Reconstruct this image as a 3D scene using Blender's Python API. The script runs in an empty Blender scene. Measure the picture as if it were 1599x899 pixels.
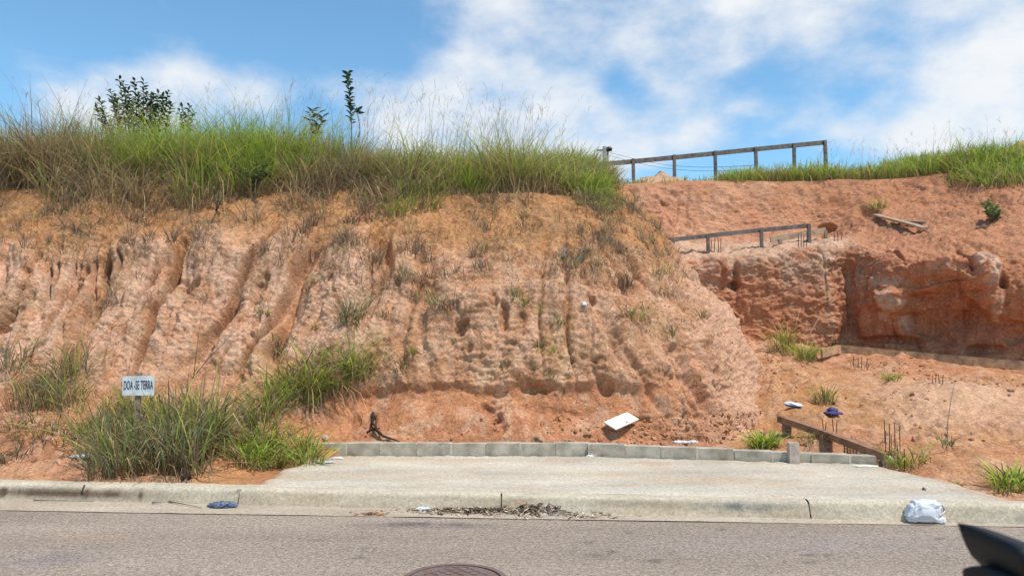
import bpy, bmesh, math, random
import numpy as np
from mathutils import Vector, Matrix

random.seed(7)
RNG = np.random.default_rng(11)
scene = bpy.context.scene
COL = scene.collection

# ------------------------------------------------------------------ camera
FOC = 1155.0                      # focal length in photo pixels (1599 wide)
PITCH = math.radians(3.99)
CAMZ = 1.5
cam_data = bpy.data.cameras.new("camera")
cam_data.sensor_fit = 'HORIZONTAL'
cam_data.sensor_width = 36.0
cam_data.lens = 36.0 * FOC / 1599.0
cam_data.clip_start = 0.02
cam_data.clip_end = 2000.0
cam_data.dof.use_dof = True
cam_data.dof.focus_distance = 9.0
cam_data.dof.aperture_fstop = 7.0
cam = bpy.data.objects.new("camera", cam_data)
COL.objects.link(cam)
cam.location = (0, 0, CAMZ)
cam.rotation_euler = (math.radians(90) + PITCH, 0, 0)
scene.camera = cam

def W(px, py, depth):
    """photo pixel + distance along Y -> world point"""
    a = (px - 799.5) / FOC
    b = (449.5 - py) / FOC
    dy = math.cos(PITCH) - math.sin(PITCH) * b
    dz = math.sin(PITCH) + math.cos(PITCH) * b
    k = depth / dy
    return (a * k, depth, CAMZ + dz * k)

def G(px, py, z):
    """photo pixel -> point on the level z"""
    a = (px - 799.5) / FOC
    b = (449.5 - py) / FOC
    dy = math.cos(PITCH) - math.sin(PITCH) * b
    dz = math.sin(PITCH) + math.cos(PITCH) * b
    k = (z - CAMZ) / dz
    return (a * k, dy * k, z)

def proj(P):
    x, y, z = P[..., 0], P[..., 1], P[..., 2] - CAMZ
    f = y * math.cos(PITCH) + z * math.sin(PITCH)
    u = -y * math.sin(PITCH) + z * math.cos(PITCH)
    f = np.where(np.abs(f) < 1e-3, 1e-3, f)
    return 799.5 + FOC * x / f, 449.5 - FOC * u / f

# ------------------------------------------------------------------ sun + sky
SUN_DIR = Vector((0.34, -0.30, 0.89)).normalized()      # towards the sun
sun_el = math.asin(SUN_DIR.z)
sun_az = math.atan2(SUN_DIR.x, SUN_DIR.y)
sun_data = bpy.data.lights.new("sun", 'SUN')
sun_data.energy = 3.7
sun_data.angle = math.radians(4.0)
sun_data.color = (1.0, 0.93, 0.82)
sun = bpy.data.objects.new("sun", sun_data)
COL.objects.link(sun)
sun.rotation_euler = (-SUN_DIR).to_track_quat('-Z', 'Y').to_euler()

world = bpy.data.worlds.new("World")
scene.world = world
world.use_nodes = True
wn = world.node_tree
for n in list(wn.nodes):
    wn.nodes.remove(n)

def wnode(t, **kw):
    n = wn.nodes.new(t)
    for k, v in kw.items():
        setattr(n, k, v)
    return n

def wmath(op, a, b=None, c=None, clamp=False):
    n = wnode('ShaderNodeMath', operation=op)
    n.use_clamp = clamp
    for i, v in enumerate((a, b, c)):
        if v is None:
            continue
        if isinstance(v, (int, float)):
            n.inputs[i].default_value = v
        else:
            wn.links.new(v, n.inputs[i])
    return n.outputs[0]

sky = wnode('ShaderNodeTexSky', sky_type='NISHITA')
sky.sun_disc = False
sky.sun_elevation = sun_el
sky.sun_rotation = sun_az
sky.altitude = 600
sky.air_density = 1.0
sky.dust_density = 0.6
sky.ozone_density = 2.0
tc = wnode('ShaderNodeTexCoord')
sep = wnode('ShaderNodeSeparateXYZ')
wn.links.new(tc.outputs['Generated'], sep.inputs[0])
az = wmath('ARCTAN2', sep.outputs[0], sep.outputs[1])
el = wmath('ARCSINE', sep.outputs[2])
mp = wnode('ShaderNodeMapping')
mp.inputs['Scale'].default_value = (1.0, 1.0, 1.7)
wn.links.new(tc.outputs['Generated'], mp.inputs[0])
def wnoise(scale, detail, rough, dist=0.0, loc=None):
    n = wnode('ShaderNodeTexNoise')
    n.inputs['Scale'].default_value = scale
    n.inputs['Detail'].default_value = detail
    n.inputs['Roughness'].default_value = rough
    n.inputs['Distortion'].default_value = dist
    if loc:
        m = wnode('ShaderNodeMapping')
        m.inputs['Location'].default_value = loc
        m.inputs['Scale'].default_value = (1, 1, 1.7)
        wn.links.new(tc.outputs['Generated'], m.inputs[0])
        wn.links.new(m.outputs[0], n.inputs['Vector'])
    else:
        wn.links.new(mp.outputs[0], n.inputs['Vector'])
    return n.outputs['Fac']
nA = wnoise(6.2, 10.0, 0.57, 0.0)
nB = wnoise(2.2, 3.0, 0.5, 0.0, (3.1, 7.7, 1.3))
nC = wnoise(4.5, 6.0, 0.6, 0.3, (9.0, 2.0, 5.0))
clouds = [  # cloud banks: direction given through the photo, extents, weight
    (330, 150, 120, 62, 1.05), (130, 160, 95, 48, .95), (225, 145, 90, 45, .75), (15, 70, 60, 34, .5),
    (770, 135, 130, 95, 1.35), (690, 200, 120, 65, 1.05), (880, 190, 110, 70, 1.1), (560, 150, 90, 60, .45),
    (810, 25, 110, 60, 1.05), (960, 50, 120, 52, 1.15), (1070, 60, 90, 50, .8), (1060, 130, 75, 50, .95), (1130, 20, 130, 40, .85),
    (960, 230, 150, 45, .9), (1150, 85, 60, 25, .7), (1080, 235, 120, 30, .6),
    (1330, 50, 100, 55, .95), (1450, 30, 110, 60, .9), (1560, 110, 120, 110, .95), (1470, 180, 140, 60, .95), (1340, 215, 110, 40, .6),
    (1160, 165, 35, 16, .45), (1250, 190, 90, 30, .3),
    (965, 125, 26, 42, -.3), (830, 28, 28, 18, -.5), (1000, 185, 30, 35, -.35), (1215, 110, 50, 35, -.2), (380, 40, 330, 48, -.55), (480, 180, 40, 60, -.3),
]
field = None
for (px, py, rx, ry, wgt) in clouds:
    d = Vector(W(px, py, 1.0)) - Vector((0, 0, CAMZ))
    d.normalize()
    a0, e0 = math.atan2(d.x, d.y), math.asin(d.z)
    ta = wmath('MULTIPLY', wmath('SUBTRACT', az, a0), FOC / rx)
    te = wmath('MULTIPLY', wmath('SUBTRACT', el, e0), FOC / ry)
    r2 = wmath('ADD', wmath('MULTIPLY', ta, ta), wmath('MULTIPLY', te, te))
    g = wmath('MULTIPLY', wmath('POWER', 2.71828, wmath('MULTIPLY', r2, -1.0)), wgt * .82)
    field = g if field is None else wmath('ADD', field, g)
# broken cloud everywhere else, from noise of the same kind
rest = wmath('MULTIPLY', wmath('SUBTRACT', nB, 0.47), 1.6)
front = wmath('POWER', 2.71828, wmath('MULTIPLY', wmath('ADD', wmath('MULTIPLY', az, az), wmath('MULTIPLY', el, el)), -2.6))
field = wmath('ADD', field, wmath('MULTIPLY', rest, wmath('SUBTRACT', 1.0, front)))
field = wmath('MINIMUM', field, 0.95)
dens = wmath('ADD', field, wmath('MULTIPLY', wmath('SUBTRACT', nA, 0.5), 2.9))
mr = wnode('ShaderNodeMapRange', interpolation_type='SMOOTHSTEP')
mr.inputs['From Min'].default_value = 0.12
mr.inputs['From Max'].default_value = 1.35
wn.links.new(dens, mr.inputs['Value'])
cl_fac = wmath('MULTIPLY', mr.outputs[0], 0.97)
ramp = wnode('ShaderNodeMixRGB')
ramp.inputs[1].default_value = (4.3, 4.75, 5.5, 1)     # grey-blue thin parts (sky units)
ramp.inputs[2].default_value = (6.1, 6.25, 6.4, 1)      # sunlit white
shade = wmath('MULTIPLY', wmath('ADD', wmath('MULTIPLY', dens, 0.45), wmath('MULTIPLY', nC, 0.9)), 0.85, clamp=True)
wn.links.new(shade, ramp.inputs[0])
tint = wnode('ShaderNodeMixRGB', blend_type='MULTIPLY')
tint.inputs[0].default_value = 1.0
tint.inputs[2].default_value = (1.02, 1.36, 1.36, 1)
wn.links.new(sky.outputs[0], tint.inputs[1])
mixc = wnode('ShaderNodeMixRGB')
wn.links.new(cl_fac, mixc.inputs[0])
wn.links.new(tint.outputs[0], mixc.inputs[1])
wn.links.new(ramp.outputs[0], mixc.inputs[2])
bg = wnode('ShaderNodeBackground')
bg.inputs['Strength'].default_value = 0.125
wn.links.new(mixc.outputs[0], bg.inputs['Color'])
wo = wnode('ShaderNodeOutputWorld')
wn.links.new(bg.outputs[0], wo.inputs['Surface'])

vs = scene.view_settings
vs.view_transform = 'Standard'
vs.look = 'None'
vs.exposure = 0.28
vs.gamma = 1.0
vs.use_curve_mapping = False
scene.cycles.max_bounces = 6
scene.cycles.use_denoising = True

# ------------------------------------------------------------------ numeric noise
def _hash(ix, iy, iz, seed):
    h = (ix.astype(np.int64) * 374761393 + iy.astype(np.int64) * 668265263 + iz.astype(np.int64) * 2147483647 + seed * 1274126177) & 0xFFFFFFFF
    h = ((h ^ (h >> 13)) * 1274126177) & 0xFFFFFFFF
    h = ((h ^ (h >> 16)) * 2246822519) & 0xFFFFFFFF
    return h ^ (h >> 15)

_GR = np.array([[1,1,0],[-1,1,0],[1,-1,0],[-1,-1,0],[1,0,1],[-1,0,1],[1,0,-1],[-1,0,-1],[0,1,1],[0,-1,1],[0,1,-1],[0,-1,-1],[1,1,0],[-1,1,0],[0,-1,1],[0,-1,-1]], float)

def perlin(P, seed=0):
    shp = P.shape[:-1]
    P = P.reshape(-1, 3)
    I = np.floor(P).astype(np.int64)
    F = P - I
    U = F * F * F * (F * (F * 6 - 15) + 10)
    out = 0
    for dx in (0, 1):
        for dy in (0, 1):
            for dz in (0, 1):
                g = _GR[_hash(I[:, 0] + dx, I[:, 1] + dy, I[:, 2] + dz, seed) & 15]
                d = g[:, 0] * (F[:, 0] - dx) + g[:, 1] * (F[:, 1] - dy) + g[:, 2] * (F[:, 2] - dz)
                w = (U[:, 0] if dx else 1 - U[:, 0]) * (U[:, 1] if dy else 1 - U[:, 1]) * (U[:, 2] if dz else 1 - U[:, 2])
                out = out + d * w
    return out.reshape(shp)

def fbm(P, octv=4, seed=0, gain=0.5, lac=2.03):
    s, a = 0, 1.0
    for i in range(octv):
        s = s + a * perlin(P * (lac ** i) + i * 17.3, seed + i)
        a *= gain
    return s

def ridged(P, octv=3, seed=0):
    s, a = 0, 1.0
    for i in range(octv):
        s = s + a * (1 - 2 * np.abs(perlin(P * (2.1 ** i) + i * 9.1, seed + i)))
        a *= 0.5
    return s

def worley(P, seed=0):
    """distance to nearest feature point and a random value of that cell (2-D on x,y of P)"""
    shp = P.shape[:-1]
    Q = P.reshape(-1, P.shape[-1])
    I = np.floor(Q).astype(np.int64)
    best = np.full(len(Q), 9.0)
    val = np.zeros(len(Q))
    zz = np.zeros(len(Q), np.int64)
    for dx in (-1, 0, 1):
        for dy in (-1, 0, 1):
            h = _hash(I[:, 0] + dx, I[:, 1] + dy, zz, seed)
            fx = I[:, 0] + dx + (h & 1023) / 1023.0
            fy = I[:, 1] + dy + ((h >> 10) & 1023) / 1023.0
            d = np.hypot(Q[:, 0] - fx, Q[:, 1] - fy)
            m = d < best
            best = np.where(m, d, best)
            val = np.where(m, ((h >> 20) & 1023) / 1023.0, val)
    return best.reshape(shp), val.reshape(shp)

def plates(A, B, scale, seed, tilt=.5):
    """broken angular plates: every cell has its own level and its own tilt"""
    Q = np.stack([A * scale, B * scale], -1)
    shp = A.shape
    Q = Q.reshape(-1, 2)
    I = np.floor(Q).astype(np.int64)
    best = np.full(len(Q), 9.0)
    out = np.zeros(len(Q))
    zz = np.zeros(len(Q), np.int64)
    for dx in (-1, 0, 1):
        for dy in (-1, 0, 1):
            h = _hash(I[:, 0] + dx, I[:, 1] + dy, zz, seed)
            ox = Q[:, 0] - (I[:, 0] + dx + (h & 1023) / 1023.0)
            oy = Q[:, 1] - (I[:, 1] + dy + ((h >> 10) & 1023) / 1023.0)
            d = ox * ox + oy * oy
            h2 = _hash(I[:, 0] + dx, I[:, 1] + dy, zz + 7, seed)
            lv = ((h >> 20) & 1023) / 1023.0 - .5 + tilt * 2 * (((h2 & 1023) / 1023.0 - .5) * ox + (((h2 >> 10) & 1023) / 1023.0 - .25) * oy)
            m = d < best
            best = np.where(m, d, best)
            out = np.where(m, lv, out)
    return out.reshape(shp)

def sstep(a, b, x):
    t = np.clip((x - a) / (b - a), 0, 1)
    return t * t * (3 - 2 * t)

def sc3(P, sx, sy, sz):
    return P * np.array([sx, sy, sz])

# ------------------------------------------------------------------ materials
MATS = {}
def new_mat(name):
    m = bpy.data.materials.new(name)
    m.use_nodes = True
    MATS[name] = m
    nt = m.node_tree
    return m, nt, nt.nodes['Principled BSDF']

def nd(nt, t, **kw):
    n = nt.nodes.new(t)
    for k, v in kw.items():
        if k.startswith('i_'):
            n.inputs[k[2:].replace('_', ' ')].default_value = v
        else:
            setattr(n, k, v)
    return n

def plain(name, col, rough=0.7, var=0.12, nscale=14.0, bump=0.15, bscale=60.0, metallic=0.0, spec=0.3, stretch=(1, 1, 1), col2=None, trans=0.0):
    """base colour varied by two noises, with fine relief"""
    m, nt, b = new_mat(name)
    tcn = nd(nt, 'ShaderNodeTexCoord')
    mpn = nd(nt, 'ShaderNodeMapping')
    mpn.inputs['Scale'].default_value = stretch
    nt.links.new(tcn.outputs['Object'], mpn.inputs[0])
    oi = nd(nt, 'ShaderNodeObjectInfo')
    rv = nd(nt, 'ShaderNodeMath', operation='MULTIPLY')
    rv.inputs[1].default_value = 23.0
    nt.links.new(oi.outputs['Random'], rv.inputs[0])
    av = nd(nt, 'ShaderNodeVectorMath', operation='ADD')
    nt.links.new(mpn.outputs[0], av.inputs[0])
    nt.links.new(rv.outputs[0], av.inputs[1])
    mpn = av
    n1 = nd(nt, 'ShaderNodeTexNoise', i_Scale=nscale, i_Detail=6.0, i_Roughness=0.65)
    nt.links.new(mpn.outputs[0], n1.inputs['Vector'])
    rp = nd(nt, 'ShaderNodeValToRGB')
    c2 = col2 if col2 else tuple(c * (1 - 2.2 * var) for c in col)
    rp.color_ramp.elements[0].position = 0.32
    rp.color_ramp.elements[0].color = (*c2, 1)
    rp.color_ramp.elements[1].position = 0.62
    rp.color_ramp.elements[1].color = (*[min(1, c * (1 + var * .6)) for c in col], 1)
    nt.links.new(n1.outputs['Fac'], rp.inputs[0])
    nt.links.new(rp.outputs[0], b.inputs['Base Color'])
    b.inputs['Roughness'].default_value = rough
    b.inputs['Metallic'].default_value = metallic
    b.inputs['Specular IOR Level'].default_value = spec
    if trans:
        b.inputs['Transmission Weight'].default_value = trans
    if bump:
        n2 = nd(nt, 'ShaderNodeTexNoise', i_Scale=bscale, i_Detail=5.0, i_Roughness=0.6)
        nt.links.new(mpn.outputs[0], n2.inputs['Vector'])
        bp = nd(nt, 'ShaderNodeBump', i_Strength=bump, i_Distance=0.01)
        nt.links.new(n2.outputs['Fac'], bp.inputs['Height'])
        nt.links.new(bp.outputs[0], b.inputs['Normal'])
    return m

def attr_mat(name, rough=0.9, bump=0.5, bscale=35.0, bdist=0.02, var=0.25, spec=0.15, vscale=28.0, cells=0, cvar=.2, cracks=0):
    """soil: colour from the surface's own mineral colour attribute, grain from noise"""
    m, nt, b = new_mat(name)
    at = nd(nt, 'ShaderNodeAttribute', attribute_name='Col')
    tcn = nd(nt, 'ShaderNodeTexCoord')
    n1 = nd(nt, 'ShaderNodeTexNoise', i_Scale=vscale, i_Detail=8.0, i_Roughness=0.75)
    nt.links.new(tcn.outputs['Object'], n1.inputs['Vector'])
    mrn = nd(nt, 'ShaderNodeMapRange')
    mrn.inputs['From Min'].default_value = 0.25
    mrn.inputs['From Max'].default_value = 0.75
    mrn.inputs['To Min'].default_value = 1 - var
    mrn.inputs['To Max'].default_value = 1 + var
    nt.links.new(n1.outputs['Fac'], mrn.inputs['Value'])
    mx = nd(nt, 'ShaderNodeVectorMath', operation='SCALE')
    nt.links.new(at.outputs['Color'], mx.inputs[0])
    nt.links.new(mrn.outputs[0], mx.inputs['Scale'])
    if cells:
        vc = nd(nt, 'ShaderNodeTexVoronoi', i_Scale=float(cells))
        nt.links.new(tcn.outputs['Object'], vc.inputs['Vector'])
        sp_ = nd(nt, 'ShaderNodeSeparateColor')
        nt.links.new(vc.outputs['Color'], sp_.inputs[0])
        m2 = nd(nt, 'ShaderNodeMapRange')
        m2.inputs['To Min'].default_value = 1 - cvar
        m2.inputs['To Max'].default_value = 1 + cvar
        nt.links.new(sp_.outputs[0], m2.inputs['Value'])
        mx2 = nd(nt, 'ShaderNodeVectorMath', operation='SCALE')
        nt.links.new(mx.outputs[0], mx2.inputs[0])
        nt.links.new(m2.outputs[0], mx2.inputs['Scale'])
        mx = mx2
    nt.links.new(mx.outputs[0], b.inputs['Base Color'])
    b.inputs['Roughness'].default_value = rough
    b.inputs['Specular IOR Level'].default_value = spec
    n2 = nd(nt, 'ShaderNodeTexNoise', i_Scale=bscale, i_Detail=9.0, i_Roughness=0.7)
    nt.links.new(tcn.outputs['Object'], n2.inputs['Vector'])
    vo = nd(nt, 'ShaderNodeTexVoronoi', i_Scale=bscale * 1.3)
    nt.links.new(tcn.outputs['Object'], vo.inputs['Vector'])
    ad = nd(nt, 'ShaderNodeMath', operation='MULTIPLY_ADD')
    nt.links.new(vo.outputs['Distance'], ad.inputs[0])
    ad.inputs[1].default_value = -0.35
    nt.links.new(n2.outputs['Fac'], ad.inputs[2])
    hgt = ad.outputs[0]
    if cracks:
        wv = nd(nt, 'ShaderNodeTexNoise', i_Scale=9.0, i_Detail=4.0)
        nt.links.new(tcn.outputs['Object'], wv.inputs['Vector'])
        wa = nd(nt, 'ShaderNodeVectorMath', operation='MULTIPLY_ADD')
        nt.links.new(wv.outputs['Color'], wa.inputs[0])
        wa.inputs[1].default_value = (.16, .16, .16)
        nt.links.new(tcn.outputs['Object'], wa.inputs[2])
        ve = nd(nt, 'ShaderNodeTexVoronoi', feature='DISTANCE_TO_EDGE', i_Scale=cracks)
        nt.links.new(wa.outputs[0], ve.inputs['Vector'])
        me_ = nd(nt, 'ShaderNodeMapRange')
        me_.inputs['From Max'].default_value = .09
        me_.inputs['To Min'].default_value = -.32
        me_.inputs['To Max'].default_value = 0
        nt.links.new(ve.outputs['Distance'], me_.inputs['Value'])
        sm_ = nd(nt, 'ShaderNodeMath', operation='ADD')
        nt.links.new(hgt, sm_.inputs[0]); nt.links.new(me_.outputs[0], sm_.inputs[1])
        hgt = sm_.outputs[0]
    bp = nd(nt, 'ShaderNodeBump', i_Strength=bump, i_Distance=bdist)
    nt.links.new(hgt, bp.inputs['Height'])
    nt.links.new(bp.outputs[0], b.inputs['Normal'])
    return m

def leaf_mat(name, rough=0.55, transl=0.3):
    m, nt, b = new_mat(name)
    at = nd(nt, 'ShaderNodeAttribute', attribute_name='Col')
    nt.links.new(at.outputs['Color'], b.inputs['Base Color'])
    b.inputs['Roughness'].default_value = rough
    b.inputs['Specular IOR Level'].default_value = 0.25
    tr = nd(nt, 'ShaderNodeBsdfTranslucent')
    nt.links.new(at.outputs['Color'], tr.inputs['Color'])
    mx = nd(nt, 'ShaderNodeMixShader')
    mx.inputs[0].default_value = transl
    nt.links.new(b.outputs[0], mx.inputs[1])
    nt.links.new(tr.outputs[0], mx.inputs[2])
    out = nt.nodes['Material Output']
    nt.links.new(mx.outputs[0], out.inputs['Surface'])
    return m

M_SOIL = attr_mat('soil', bump=0.6, bscale=48, bdist=0.03, var=0.36, vscale=22, cells=38, cvar=.16, cracks=9.0)
M_LEAF = leaf_mat('leaf', .55, .42)
M_DRY = leaf_mat('dry_leaf', 0.8, 0.15)
M_WOOD = plain('weathered_wood', (0.30, 0.21, 0.15), 0.85, 0.25, 9, 0.3, 40, stretch=(1, 6, 6))
M_WOOD_GREY = plain('grey_wood', (0.17, 0.14, 0.125), 0.85, 0.25, 9, 0.3, 40)
M_WOOD_PALE = plain('pale_wood', (0.42, 0.29, 0.19), 0.85, 0.2, 9, 0.3, 40)
M_WOOD_TAN = plain('tan_form_wood', (0.46, 0.28, 0.155), 0.85, 0.25, 6, 0.3, 40)
M_WOOD_RED = plain('brown_form_wood', (0.30, 0.155, 0.085), 0.8, 0.25, 7, 0.3, 40)
M_BLOCK = plain('block_concrete', (0.45, 0.385, 0.30), 0.92, 0.2, 5, 0.35, 90)
M_MORTAR = plain('mortar', (0.53, 0.455, 0.36), 0.95, 0.14, 12, 0.35, 70)
M_RUST = plain('rusty_steel', (0.10, 0.045, 0.028), 0.8, 0.3, 40, 0.3, 120)
M_WHITE = plain('white_paint', (0.68, 0.69, 0.69), 0.5, 0.13, 11, 0.05, 40)
M_CREAM = plain('cream_laminate', (0.74, 0.70, 0.58), 0.4, 0.05, 6, 0.04, 40)
M_INK = plain('navy_ink', (0.02, 0.03, 0.075), 0.6, 0.3, 30, 0)
M_BAG = plain('white_plastic', (0.66, 0.66, 0.68), 0.38, 0.05, 10, 0.1, 30, spec=0.5)
M_BLACK = plain('black_plastic', (0.012, 0.013, 0.016), 0.35, 0.2, 6, 0.05, 200, spec=0.45)
M_PURPLE = plain('purple_cloth', (0.085, 0.072, 0.19), 0.85, 0.25, 20, 0.3, 120)
M_BLUE = plain('blue_cloth', (0.15, 0.19, 0.27), 0.85, 0.45, 24, 0.3, 120)
M_CHAR = plain('charred_root', (0.035, 0.026, 0.022), 0.8, 0.3, 30, 0.5, 60)
M_POLE = plain('pole_concrete', (0.22, 0.22, 0.23), 0.9, 0.1)
M_STUB = plain('stub_concrete', (0.47, 0.37, 0.30), 0.95, 0.15, 12, 0.4, 60)
M_IRON = plain('cast_iron', (0.19, 0.15, 0.135), 0.7, 0.3, 10, 0.3, 60, metallic=0.3, col2=(0.20, 0.105, 0.075))

# ------------------------------------------------------------------ mesh helpers
def mesh_from_arrays(name, V, faces_list, mat, col=None, smooth=True, parent=None):
    """faces_list: list of (n,k) index arrays"""
    me = bpy.data.meshes.new(name)
    V = np.asarray(V, np.float32).reshape(-1, 3)
    me.vertices.add(len(V))
    me.vertices.foreach_set('co', V.ravel())
    loops = np.concatenate([f.ravel() for f in faces_list]).astype(np.int32)
    sizes = np.concatenate([np.full(len(f), f.shape[1], np.int32) for f in faces_list])
    starts = np.concatenate([[0], np.cumsum(sizes)[:-1]]).astype(np.int32)
    me.loops.add(len(loops))
    me.loops.foreach_set('vertex_index', loops)
    me.polygons.add(len(sizes))
    me.polygons.foreach_set('loop_start', starts)
    me.polygons.foreach_set('loop_total', sizes)
    me.polygons.foreach_set('use_smooth', np.full(len(sizes), smooth))
    if col is not None:
        a = me.attributes.new('Col', 'FLOAT_COLOR', 'POINT')
        c = np.ones((len(V), 4), np.float32)
        c[:, :3] = np.clip(np.asarray(col).reshape(-1, 3), 0.004, 0.95)
        a.data.foreach_set('color', c.ravel())
    me.update(calc_edges=True)
    me.materials.append(mat)
    o = bpy.data.objects.new(name, me)
    COL.objects.link(o)
    if parent is not None:
        o.parent = parent
    return o

def grid_faces(n, m):
    i, j = np.meshgrid(np.arange(n - 1), np.arange(m - 1), indexing='ij')
    a = (i * m + j).ravel()
    return np.stack([a, a + m, a + m + 1, a + 1], 1)

def grid_normals(P):
    du = np.gradient(P, axis=0)
    dv = np.gradient(P, axis=1)
    N = np.cross(du, dv)
    N /= np.linalg.norm(N, axis=-1, keepdims=True) + 1e-9
    return N

def catmull(ctrl, t):
    """ctrl (K,...) sampled at float index t"""
    K = len(ctrl)
    i = np.clip(np.floor(t).astype(int), 0, K - 2)
    f = (t - i).reshape((-1,) + (1,) * (ctrl.ndim - 1))
    p0, p1, p2, p3 = ctrl[np.clip(i - 1, 0, K - 1)], ctrl[i], ctrl[i + 1], ctrl[np.clip(i + 2, 0, K - 1)]
    m1, m2 = 0.42 * (p2 - p0), 0.42 * (p3 - p1)
    h00 = 2 * f**3 - 3 * f**2 + 1
    h10 = f**3 - 2 * f**2 + f
    h01 = -2 * f**3 + 3 * f**2
    h11 = f**3 - f**2
    return h00 * p1 + h10 * m1 + h01 * p2 + h11 * m2

def net_surface(net, ucount, vcount):
    net = np.array(net, float)                     # (C,R,3)
    tu = np.concatenate([np.linspace(i, i + 1, n, endpoint=False) for i, n in enumerate(ucount)] + [[len(ucount)]])
    tv = np.concatenate([np.linspace(i, i + 1, n, endpoint=False) for i, n in enumerate(vcount)] + [[len(vcount)]])
    A = catmull(net, tu)                           # (U,R,3)
    B = catmull(np.swapaxes(A, 0, 1), tv)          # (V,U,3)
    return np.swapaxes(B, 0, 1), tu, tv

def obj_empty(name, loc=(0, 0, 0)):
    o = bpy.data.objects.new(name, None)
    o.location = loc
    o.empty_display_size = 0.1
    COL.objects.link(o)
    return o

def tag(o, label=None, cat=None, group=None, kind=None):
    if label: o['label'] = label
    if cat: o['category'] = cat
    if group: o['group'] = group
    if kind: o['kind'] = kind
    return o

def bm_obj(name, bm, mat, parent=None, smooth=False, bevel=0.0, loc=None):
    me = bpy.data.meshes.new(name)
    if bevel:
        bmesh.ops.bevel(bm, geom=[e for e in bm.edges], offset=bevel, segments=2, profile=0.6, affect='EDGES')
    bm.normal_update()
    bm.to_mesh(me)
    bm.free()
    if smooth:
        me.polygons.foreach_set('use_smooth', [True] * len(me.polygons))
    me.materials.append(mat)
    o = bpy.data.objects.new(name, me)
    COL.objects.link(o)
    if loc is not None:
        o.location = loc
    if parent is not None:
        o.parent = parent
    return o

def bm_box(bm, c, size, rot=None):
    r = bmesh.ops.create_cube(bm, size=1.0)
    M = Matrix.Translation(Vector(c)) @ (rot.to_4x4() if rot else Matrix.Identity(4)) @ Matrix.Diagonal((*size, 1))
    bmesh.ops.transform(bm, matrix=M, verts=r['verts'])
    return r['verts']

def beam_bm(p, q, w, h, up=Vector((0, 0, 1)), warp=0.006, seg=8):
    """board from p to q, w across, h along up, a bit warped"""
    p, q = Vector(p), Vector(q)
    d = (q - p)
    L = d.length
    d.normalize()
    s = d.cross(up).normalized()
    u = s.cross(d).normalized()
    bm = bmesh.new()
    rings = []
    ph = random.random() * 6
    for i in range(seg + 1):
        t = i / seg
        c = p + d * (L * t) + u * (warp * math.sin(t * 5 + ph)) + s * (warp * math.cos(t * 4 + ph))
        ww, hh = w / 2 * (1 + random.uniform(-.03, .03)), h / 2 * (1 + random.uniform(-.03, .03))
        rings.append([bm.verts.new(c + s * a * ww + u * b * hh) for a, b in ((-1, -1), (1, -1), (1, 1), (-1, 1))])
    for i in range(seg):
        for k in range(4):
            bm.faces.new((rings[i][k], rings[i][(k + 1) % 4], rings[i + 1][(k + 1) % 4], rings[i + 1][k]))
    bm.faces.new(rings[0][::-1])
    bm.faces.new(rings[-1])
    return bm

def tube_bm(pts, radii, n=6, bm=None):
    bm = bm or bmesh.new()
    pts = [Vector(p) for p in pts]
    rings = []
    for i, p in enumerate(pts):
        d = (pts[min(i + 1, len(pts) - 1)] - pts[max(i - 1, 0)]).normalized()
        a = d.orthogonal().normalized()
        b = d.cross(a)
        r = radii[i] if hasattr(radii, '__len__') else radii
        rings.append([bm.verts.new(p + (a * math.cos(2 * math.pi * k / n) + b * math.sin(2 * math.pi * k / n)) * r) for k in range(n)])
    for i in range(len(pts) - 1):
        # align ring starts
        r0, r1 = rings[i], rings[i + 1]
        best = min(range(n), key=lambda s: (r0[0].co - r1[s].co).length)
        r1 = r1[best:] + r1[:best]
        rings[i + 1] = r1
        for k in range(n):
            bm.faces.new((r0[k], r0[(k + 1) % n], r1[(k + 1) % n], r1[k]))
    bm.faces.new(rings[0][::-1])
    bm.faces.new(rings[-1])
    return bm

# ================================================================== STRUCTURE
# ---------------- road, gutter, kerb lines (street runs slightly askew to the view)
def y_asph(x): return 6.37 - 0.066 * x           # asphalt meets gutter
def y_foot(x): return 6.60 - 0.105 * x           # gutter meets kerb face
def y_kerb(x): return 6.53 - 0.105 * x + 0.03    # kerb top front edge
KW = 0.17                                        # kerb top width

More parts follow.
